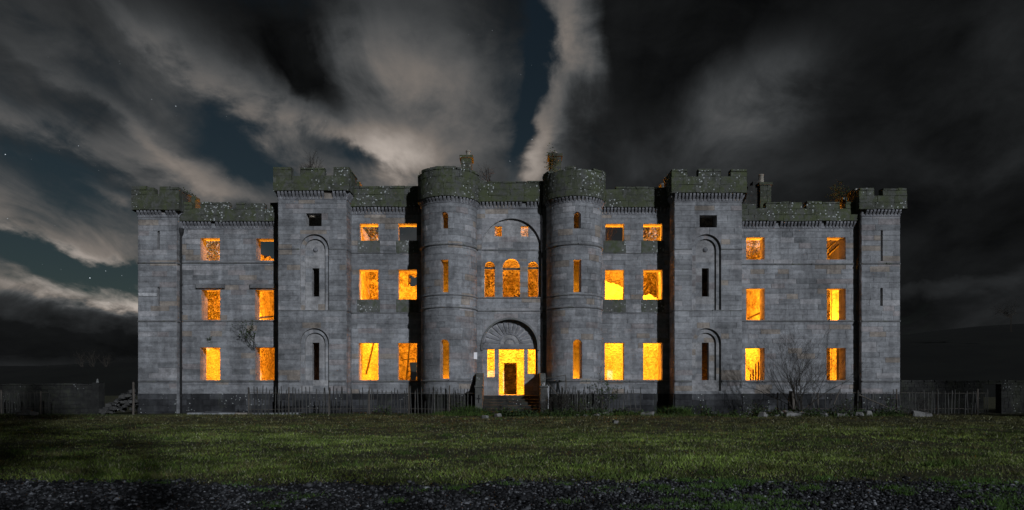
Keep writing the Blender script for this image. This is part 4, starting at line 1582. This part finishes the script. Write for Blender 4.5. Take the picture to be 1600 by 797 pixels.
# sloping heap of tumbled masonry against the left corner
def rock_mesh(name, sx, sy, sz, seed, tone=1.0):
    rr = np.random.default_rng(seed)
    vs = []
    base = [(-1, -1, -1), (1, -1, -1), (1, 1, -1), (-1, 1, -1), (-1, -1, 1), (1, -1, 1), (1, 1, 1), (-1, 1, 1)]
    for x, y, z in base:
        k = 0.86 if z > 0 else 1.0
        vs.append(((x * k + rr.normal(0, .16)) * sx / 2, (y * k + rr.normal(0, .16)) * sy / 2, (z + rr.normal(0, .16)) * sz / 2))
    fs = [(3, 2, 1, 0), (4, 5, 6, 7), (0, 1, 5, 4), (1, 2, 6, 5), (2, 3, 7, 6), (3, 0, 4, 7)]
    me = bpy.data.meshes.new(name)
    me.from_pydata(vs, [], fs)
    import bmesh
    bm = bmesh.new()
    bm.from_mesh(me)
    bmesh.ops.bevel(bm, geom=list(bm.edges), offset=min(sx, sy, sz) * 0.13, segments=1, affect='EDGES')
    bm.to_mesh(me)
    bm.free()
    a = me.attributes.new('tint', 'FLOAT_COLOR', 'FACE')
    v = rr.uniform(0.7, 1.25)
    arr = np.ones((len(me.polygons), 4), dtype=np.float32)
    arr[:, :3] = np.array((0.17, 0.166, 0.155)) * v * tone
    a.data.foreach_set('color', arr.ravel())
    me.materials.append(M['pale'])
    return me


DARK_ROCKS = [rock_mesh('dark_rock', 0.6, 0.42, 0.3, 40 + k, 0.3) for k in range(5)]
ROCKS = [rock_mesh('rock', 0.62, 0.42, 0.30, k) for k in range(6)] + [rock_mesh('rock', 0.9, 0.5, 0.26, 20 + k) for k in range(3)]


def rock(px, Y, sc, label, group=None, z=None, name='fallen_stone', rz=None):
    o = bpy.data.objects.new(name, random.choice(ROCKS))
    x = X(px, Y)
    zz = float(gh(np.array([x]), np.array([Y]))[0]) if z is None else z
    o.location = (x, Y, zz + 0.10 * sc)
    o.rotation_euler = (random.uniform(-.2, .2), random.uniform(-.25, .25), random.uniform(0, 6.28) if rz is None else rz)
    o.scale = (sc, sc, sc)
    COL.objects.link(o)
    tag(o, label, 'stone', group)
    return o


heap = empty('masonry_heap', (X(190, -1), -1.2, 0))
tag(heap, 'sloping heap of tumbled masonry against the left corner tower', 'rubble heap')
for k in range(110):
    t = random.random()
    px = 160 + 52 * t
    o = bpy.data.objects.new('tumbled_stone', random.choice(DARK_ROCKS))
    hgt = (0.15 + 1.35 * t) * random.random() ** 0.5
    o.location = (X(px, -1.2) - heap.location.x, random.uniform(-.5, .4), hgt)
    o.rotation_euler = [random.uniform(-.3, .3), random.uniform(-.3, .3), random.uniform(0, 6)]
    q = random.uniform(.35, .75)
    o.scale = (q, q, q)
    o.parent = heap
    COL.objects.link(o)
heap2 = [(90, 655), (170, 652)]
for px, Y, sc, lab in ((758, -7.5, .75, 'squared pale stone lying on the grass in front of the steps'), (778, -5.2, 0.8, 'small upright pale stone among the weeds by the steps'), (962, -13.0, 0.5, 'small white fragment lying on the open grass'),
                       (46, -4.6, 1.2, 'pale stone in front of the left fence'), (36, -4.9, 0.9, 'smaller pale stone near the left fence end'), (950, -3.95, 1.0, 'pale stone at the foot of the young shrub')):
    rock(px, Y, sc, lab)
ORD = 'first second third fourth fifth sixth seventh eighth ninth tenth eleventh twelfth thirteenth fourteenth fifteenth sixteenth seventeenth eighteenth nineteenth twentieth twenty-first twenty-second twenty-third twenty-fourth'.split()
for k, px in enumerate((884, 893, 905, 918, 934, 946, 958, 982, 1003, 1018)):
    rock(px + random.uniform(-3, 3), -4.7 + random.uniform(-.5, .4), random.uniform(.45, .9), '%s stone from the steps among weeds below the right round tower' % ORD[k], 'stones below the right round tower')
for k, px in enumerate((1158, 1166, 1190, 1212, 1222, 1231, 1240, 1252, 1262, 1272, 1284, 1296, 1306, 1318, 1326, 1334, 1343, 1352, 1426, 1436, 1450)):
    rock(px + random.uniform(-3, 3), -4.9 + random.uniform(-.5, .5), random.uniform(.6, 1.25), '%s stone from the left in the rubble row before the right wing' % ORD[k], 'row of rubble before the right wing')

# kerb stones in the grass at the foot of the left wing
kb = empty('stone_kerb', (X(370, -3.3), -3.3, 0))
tag(kb, 'line of pale kerb stones in the grass below the left wing', 'kerb')
x, x1 = X(293, -3.3), X(452, -3.3)
while x < x1:
    e = x + random.uniform(0.7, 1.3)
    mb = MB()
    ox = kb.location.x
    box(mb, x - ox, e - .02 - ox, -0.12, 0.14, -0.15, 0.10 + random.uniform(-.02, .02), stone_tint(), .02)
    mb.build('kerb_stone', M['pale'], kb)
    x = e


# ------------------------------------------------------------------ fences
SLATS = []
for k in range(6):
    mb = MB()
    h = 1.0
    t = random.uniform(.75, 1.35)
    w, th = 0.048, 0.02
    vs = [(-w / 2, -th / 2, 0), (w / 2, -th / 2, 0), (w / 2, th / 2, 0), (-w / 2, th / 2, 0), (-w / 2, -th / 2, h - .05), (w / 2, -th / 2, h - .05), (w / 2, th / 2, h - .05), (-w / 2, th / 2, h - .05), (random.uniform(-.01, .01), -th / 2, h), (random.uniform(-.01, .01), th / 2, h)]
    fs = [(0, 1, 5, 8, 4), (2, 3, 7, 9, 6), (1, 2, 6, 9, 8, 5), (3, 0, 4, 8, 9, 7), (3, 2, 1, 0)]
    mb.add(vs, fs, (0.055 * t, 0.054 * t, 0.049 * t))
    o = mb.build('slat', M['slat'])
    SLATS.append(o.data)
    bpy.data.objects.remove(o)


def fence(label, x0, x1, Y, h, pitch=0.2, lean=None, lost=0.05, rails=(0.35, 1.3), posts=2.4):
    g = empty('paling_fence', ((x0 + x1) / 2, Y, 0))
    tag(g, label, 'fence')
    cx = g.location.x
    x = x0
    while x < x1:
        if random.random() > lost:
            o = bpy.data.objects.new('slat', random.choice(SLATS))
            o.location = (x - cx + random.uniform(-.02, .02), random.uniform(-.01, .01), random.uniform(.02, .09))
            ln = lean((x - x0) / (x1 - x0)) if lean else 0.0
            o.rotation_euler = (random.gauss(0, .02), ln + random.gauss(0, .04), random.gauss(0, .3))
            o.scale = (random.uniform(.8, 1.15), 1, h * (random.uniform(.88, 1.06) if random.random() > .08 else random.uniform(.4, .8)))
            o.parent = g
            COL.objects.link(o)
        x += pitch * random.uniform(.85, 1.15)
    for z in rails:
        mb = MB()
        n_ = max(2, int((x1 - x0) / 1.2))
        pts = [(x0 - cx + (x1 - x0) * i / n_, 0.03, z + random.uniform(-.03, .03)) for i in range(n_ + 1)]
        tube(mb, pts, [.013] * (n_ + 1), 4)
        mb.build('rail', M['timber'], g)
    x = x0
    while x <= x1 + .01:
        mb = MB()
        tube(mb, [(x - cx, .06, -.2), (x - cx + random.uniform(-.04, .04), .06, h + random.uniform(.0, .15))], [.045, .04], 6)
        mb.build('post', M['timber'], g)
        x += posts
    return g


YF = -3.6
fence('long paling fence from the left square tower to the entrance steps', X(388, YF), X(741, YF), YF, 1.62, 0.2)
fence('short paling fence below the right round tower', X(878, YF), X(1003, YF), YF, 1.60, 0.2, None, .1)
fence('sagging paling fence with leaning slats before the right wing', X(1216, YF), X(1338, YF), YF, 1.25, 0.19, lambda t: -0.35 * math.exp(-((t - .35) / .18) ** 2), .08)
fence('dark paling fence running past the right corner tower', X(1340, YF), X(1545, YF), YF, 1.42, 0.2, None, .1)
fence('paling fence in front of the low wall at far left', X(-60, -2.6), X(76, -2.6), -2.6, 1.35, 0.22, None, .12)


def pole(a, b_, r, label, cat='pole', name='wooden_pole', mat='timber'):
    mb = MB()
    a, b_ = Vector(a), Vector(b_)
    tube(mb, [a, a.lerp(b_, .5) + Vector((.015, 0, .01)), b_], [r, r * .95, r * .85], 7)
    return tag(mb.build(name, M[mat]), label, cat)


pole(P(208, 652, -2.6), P(208.5, 597, -2.6), .07, 'mossy wooden post standing at the left corner tower', 'post', 'wooden_post')
pole(P(1303, 632, -4.0), P(1317, 597, -3.8), .035, 'pale pole leaning against the sagging fence below a lit window')
pole(P(1342, 617, -4.1), P(1412, 648, -4.4), .04, 'long grey pole fallen slantwise across the dark fence')
pole(P(1237, 646, -4.0), P(1237.5, 611, -4.0), .2, 'thick dark post stub beside the bare bush', 'post', 'wooden_post')
# broken railing right of the steps
rg = empty('broken_railing', (X(866, -3.4), -3.4, 0))
tag(rg, 'bent broken railing beside the entrance steps', 'railing')
mb = MB()
ox = rg.location.x


def rel(px, py):
    x, y, z = P(px, py, -3.4)
    return (x - ox, 0, z)


for k, (a, b_) in enumerate((((850, 592), (884, 586)), ((884, 586), (887, 620)), ((884, 586), (883, 640)), ((848, 600), (849, 640)), ((856, 598), (872, 618)))):
    mb = MB()
    tube(mb, [rel(*a), rel(*b_)], [.022, .022], 6)
    mb.build('bar', M['timber'], rg)
for k in range(7):
    mb = MB()
    x = 848 + k * 1.4
    tube(mb, [rel(x, 642), rel(x + random.uniform(-1, 3), 600 + random.uniform(-3, 6))], [.018, .016], 5)
    mb.build('bar', M['slat'], rg)

# notice on the round tower
a = (741.5 - 702) / (43.0 * 1.03)
x0c, yc, rr = X(702, -1.3), -1.3, 43.0 / S(-1.3) + 0.04
an = math.asin(0.93)
nt = empty('paper_notice', (x0c + rr * math.sin(an), yc - rr * math.cos(an), Z(556, -1.9)))
nt.rotation_euler = (0, 0, an * 0.55)
tag(nt, 'small white notice fixed to the round tower left of the entrance', 'notice')
mb = MB()
box(mb, -.15, .15, -.03, 0.0, -.21, .21, (1, 1, 1), .004)
mb.build('sheet', M['paper'], nt)

# ------------------------------------------------------------------ weeds, grass and gravel
def blades(name, xs, ys, zs, h, w, tint, lean, mat, kind='stuff'):
    k = len(xs)
    ang = RNG.uniform(0, 2 * np.pi, k)
    la = RNG.uniform(0, 2 * np.pi, k)
    dx, dy = np.cos(ang) * w / 2, np.sin(ang) * w / 2
    lx, ly = np.cos(la) * lean * h, np.sin(la) * lean * h
    v = np.zeros((k, 3, 3))
    v[:, 0] = np.stack([xs - dx, ys - dy, zs - 0.01], 1)
    v[:, 1] = np.stack([xs + dx, ys + dy, zs - 0.01], 1)
    v[:, 2] = np.stack([xs + lx, ys + ly, zs + h], 1)
    return fast_mesh(name, v.reshape(-1, 3), np.arange(k * 3).reshape(-1, 3), tint, mat, kind)


def patch(x, y):
    s_ = (np.sin(x * .55 + 1.3 * np.sin(y * .31)) + np.sin(y * .8 + 1.1 * np.sin(x * .23 + 2)) + .6 * np.sin(x * 1.9 + y * 1.3) + .5 * np.sin(x * .9 - y * 2.1)) / 3.1
    return s_


def grass_field():
    N = 330000
    u = RNG.uniform(0, 1, N)
    dist = 11.6 * (40.6 / 11.6) ** (u ** 0.85)
    y = CAMY + dist
    x = RNG.uniform(-1, 1, N) * dist * 0.82
    pt = patch(x, y)
    ok = (y > edge_y(x) - 0.1 + RNG.normal(0, .22, N) + .3 * np.sin(x * 3.1 + 2 * np.sin(x * 1.3)) * RNG.uniform(0, 1, N)) & (y < -3.9)
    pf = (np.sin(x * 5.1 + 2 * np.sin(y * 3.7)) * np.sin(y * 6.3 + 2 * np.sin(x * 4.1)))
    ok &= RNG.uniform(0, 1, N) < (0.62 + 0.40 * pt + .25 * pf)
    x, y, pt, dist = x[ok], y[ok], pt[ok], dist[ok]
    k = len(x)
    z = gh(x, y)
    h = RNG.uniform(.018, .055, k) * (1 + .45 * pt) * (0.75 + dist / 40)
    w = RNG.uniform(.008, .018, k) * (0.6 + dist / 16)
    r = RNG.uniform(0, 1, (k, 1))
    g1, g2, st = np.array([.165, .235, .045]), np.array([.085, .092, .03]), np.array([.26, .26, .16])
    f = np.clip(.5 + .5 * pt + RNG.normal(0, .25, k), 0, 1)[:, None]
    t = g2 * (1 - f) + g1 * f
    brown_falloff = np.clip((y + 21) / 9 + .5 * pt, 0, 1)[:, None] * .85  # browner turf towards the castle, with the light's falloff put into its colour
    t = t * (1 - brown_falloff) + np.array([.062, .052, .024]) * brown_falloff
    p2 = np.sin(x * 1.7 + 2.1 * np.sin(y * 1.1 + .7 * np.sin(x * .6))) * np.sin(y * 2.3 + 1.9 * np.sin(x * .9 + 1)) + .5 * np.sin(x * 4.7 + y * 2.2) * np.sin(y * 5.3 - x * 1.2)
    t = t * np.clip(.95 + .55 * p2, .35, 1.7)[:, None]
    t = np.where(r < 0.13 * (1 - .6 * brown_falloff), st, t) * RNG.uniform(.45, 1.6, (k, 1))
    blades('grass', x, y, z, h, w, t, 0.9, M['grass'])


grass_field()


def tuft_patch(name, spots, lift=0.0):
    xs, ys, hs, ts = [], [], [], []
    for px, Y, r, h, k, base in spots:
        cx = X(px, Y)
        a = RNG.normal(cx, r, k)
        b_ = RNG.normal(Y, r * .6, k)
        xs.append(a)
        ys.append(b_)
        hs.append(RNG.uniform(.4, 1.2, k) * h)
        ts.append(np.array(base) * RNG.uniform(.5, 1.5, (k, 1)))
    x, y, h, t = np.concatenate(xs), np.concatenate(ys), np.concatenate(hs), np.concatenate(ts)
    return blades(name, x, y, gh(x, y) + lift, h, np.clip(h * .16, .01, .05), t, 0.8, M['grass'])


G1, G2 = (.055, .095, .02), (.06, .08, .025)
sp = []
for px in range(690, 1010, 7):
    sp.append((px + random.uniform(-4, 4), -4.4 + random.uniform(-.9, .5), .3, .28 if not 760 < px < 850 else .2, 70, G1))
for px in range(1000, 1420, 9):
    sp.append((px + random.uniform(-4, 4), -4.9 + random.uniform(-.9, .3), .32, .18, 60, G1 if random.random() < .6 else G2))
for px in range(150, 700, 9):
    sp.append((px + random.uniform(-4, 4), -3.7 + random.uniform(-.4, .3), .3, .14, 45, G2))
for px in range(-20, 150, 9):
    sp.append((px, -3.9 + random.uniform(-.5, .4), .35, .16, 45, G2))
for px in (1055, 1062, 1046, 1070, 722, 735, 745, 730):
    sp.append((px, -4.2, .3, .55, 140, G1))
for _ in range(520):
    Y = CAMY + 12.4 * (38.0 / 12.4) ** random.random()
    w_ = (Y - CAMY) * .8
    px = AX + random.uniform(-w_, w_) * S(Y)
    sp.append((px, Y, random.uniform(.08, .3), random.uniform(.06, .15), random.randint(25, 80), random.choice((G1, (.10, .15, .035), (.13, .12, .05), (.09, .10, .03)))))
tuft_patch('weeds', sp)
sp = []
for _ in range(120):
    px = random.choice((random.gauss(1130, 130), random.uniform(100, 1600), random.gauss(1200, 70), random.gauss(1560, 60)))
    Y = CAMY + random.uniform(8.8, 11.9)
    sp.append((px, Y, random.uniform(.05, .2), random.uniform(.04, .085), random.randint(50, 170), (.075, .14, .03)))
tuft_patch('grass_tufts', sp, 0.03)
for k, (px, h, st, lab) in enumerate(((905, .8, 8, 'low dark bramble right of the twig tangle'), (1100, .5, 7, 'low bramble at the foot of the right square tower'), (1180, .7, 8, 'bramble at the left end of the rubble row'),
                                       (1330, .8, 9, 'bramble below the drainpipe near the right corner'), (1395, .9, 9, 'bramble at the foot of the right corner tower'), (600, .5, 6, 'low bramble against the long paling fence'), (715, .8, 8, 'bramble at the end of the long fence by the steps'))):
    bare_shrub('bramble', (X(px, -4.3), -4.3, 0.0), h * 1.5, st, lab, 'bramble', fan=1.0, depth=2, rad=.010, spread=.8, leaves=140)
# leafy ground plants at the foot of the front
mb = MB()
spots = [(X(px, -4.2 + dy), -4.2 + dy) for px, dy in [(random.gauss(735, 18), random.uniform(-.8, .4)) for _ in range(16)] + [(random.uniform(770, 1000), random.uniform(-1.0, .2)) for _ in range(36)] + [(random.uniform(1040, 1075), random.uniform(-.6, .4)) for _ in range(10)] + [(random.uniform(1080, 1420), random.uniform(-1.3, -.2)) for _ in range(34)]]
leaf_cloud(mb, lambda: (lambda s_: (random.gauss(s_[0], .22), random.gauss(s_[1], .16), abs(random.gauss(.10, .14))))(random.choice(spots)), 8500, .065, lambda: green(.3, 1.4, (.04, .065, .02)))
o = mb.build('ground_plants', M['leaf'])
o['kind'] = 'stuff'

# weeds rooted along the wall heads
mb = MB()
for mp, spans, zt, zc, over, th in TOPS:
    for a, b_ in spans:
        for _ in range(int((b_ - a) * 5)):
            u = random.uniform(a, b_)
            d = random.uniform(over - th, over)
            h = random.uniform(.06, .26) * random.random()
            w = .02
            q = mp(u, zt - .03, d)
            r_ = random.uniform(0, 6.28)
            mb.add([(q[0] - w * math.cos(r_), q[1] - w * math.sin(r_), q[2]), (q[0] + w * math.cos(r_), q[1] + w * math.sin(r_), q[2]), (q[0] + random.gauss(0, .06), q[1] + random.gauss(0, .06), q[2] + h + .03)], [(0, 1, 2)], green(.4, 1.1, (.07, .075, .035)))
o = mb.build('wall_head_weeds', M['grass'])
o['kind'] = 'stuff'


def gravel():
    N = 34000
    dist = 8.3 + (13.2 - 8.3) * RNG.uniform(0, 1, N)
    y = CAMY + dist
    x = RNG.uniform(-1, 1, N) * dist * 0.82
    ok = y < edge_y(x) + RNG.normal(0, .25, N)
    x, y = x[ok], y[ok]
    k = len(x)
    z = gh(x, y) + 0.035
    ph = (1 + 5 ** .5) / 2
    ico = np.array([(-1, ph, 0), (1, ph, 0), (-1, -ph, 0), (1, -ph, 0), (0, -1, ph), (0, 1, ph), (0, -1, -ph), (0, 1, -ph), (ph, 0, -1), (ph, 0, 1), (-ph, 0, -1), (-ph, 0, 1)]) / 1.9
    fc = np.array([(0, 11, 5), (0, 5, 1), (0, 1, 7), (0, 7, 10), (0, 10, 11), (1, 5, 9), (5, 11, 4), (11, 10, 2), (10, 7, 6), (7, 1, 8), (3, 9, 4), (3, 4, 2), (3, 2, 6), (3, 6, 8), (3, 8, 9), (4, 9, 5), (2, 4, 11), (6, 2, 10), (8, 6, 7), (9, 8, 1)])
    s_ = RNG.gamma(2.2, .0066, (k, 1, 1)) + .006
    ax = RNG.uniform(.6, 1.2, (k, 1, 3)) * np.array([1, 1, .7])
    v = ico[None] * s_ * ax * RNG.uniform(.8, 1.2, (k, 12, 1))
    an_ = RNG.uniform(0, 6.28, k)
    c_, s2 = np.cos(an_)[:, None], np.sin(an_)[:, None]
    vx, vy = v[:, :, 0] * c_ - v[:, :, 1] * s2, v[:, :, 0] * s2 + v[:, :, 1] * c_
    v = np.stack([vx + x[:, None], vy + y[:, None], v[:, :, 2] + z[:, None]], -1)
    tr_ = (fc[None] + (np.arange(k) * 12)[:, None, None]).reshape(-1, 3)
    t = np.repeat(np.array([.036, .037, .039]) * RNG.gamma(.8, 1.2, (k, 1)).clip(.15, 7), 20, 0)
    fast_mesh('gravel', v.reshape(-1, 3), tr_, t, M['pebble'], 'stuff')


gravel()


# ------------------------------------------------------------------ unseen wood added behind the viewer to shade the sides of the lawn
def added_shade_wood():
    mb = MB()
    trunks = []
    for x in np.arange(-66, 12, 2.1):
        h = 26.5 if x < 5 else 26.5 - 1.8 * (x - 5)
        trunks.append((x + random.uniform(-1, 1), -57 + random.uniform(-3, 3), h * random.uniform(.9, 1.05), 1.0 if x < -1 else max(.05, .95 - .085 * (x + 1))))
    for x in np.arange(37, 98, 2.1):
        h = 16.5 if x < 55 else 16.5 + min(13, 1.3 * (x - 55))
        trunks.append((x + random.uniform(-1, 1), -57 + random.uniform(-3, 3), h * random.uniform(.9, 1.05), min(1.0, .2 + .05 * (x - 37))))
    for x, y, h, thick in trunks:
        tube(mb, [(x, y, -.3), (x + random.uniform(-.3, .3), y, h * .4), (x + random.uniform(-.6, .6), y, h * .85)], [.28, .2, .06], 6, (.05, .04, .03))
        lobes = [(random.gauss(x, 1.3), random.gauss(y, 1.2), h * random.uniform(.12, .95)) for _ in range(24)]
        for _ in range(int(1150 * thick)):
            lx, ly, lz = random.choice(lobes)
            c = Vector((random.gauss(lx, .75), random.gauss(ly, .75), random.gauss(lz, .8)))
            if c.z > h + .6 or c.z < 1.0:
                continue
            a_ = Vector((random.gauss(0, 1), random.gauss(0, 1), random.gauss(0, 1))).normalized()
            b_ = a_.cross(Vector((random.gauss(0, 1), random.gauss(0, 1), random.gauss(0, 1)))).normalized()
            q = random.uniform(.28, .55)
            mb.add([tuple(c - a_ * q), tuple(c + b_ * q * .6), tuple(c + a_ * q), tuple(c - b_ * q * .6)], [(0, 1, 2, 3)], green(.6, 1.3, (.04, .06, .02)))
    mb.build('added_shade_wood', M['leaf'], None, False, 'stuff')


added_shade_wood()
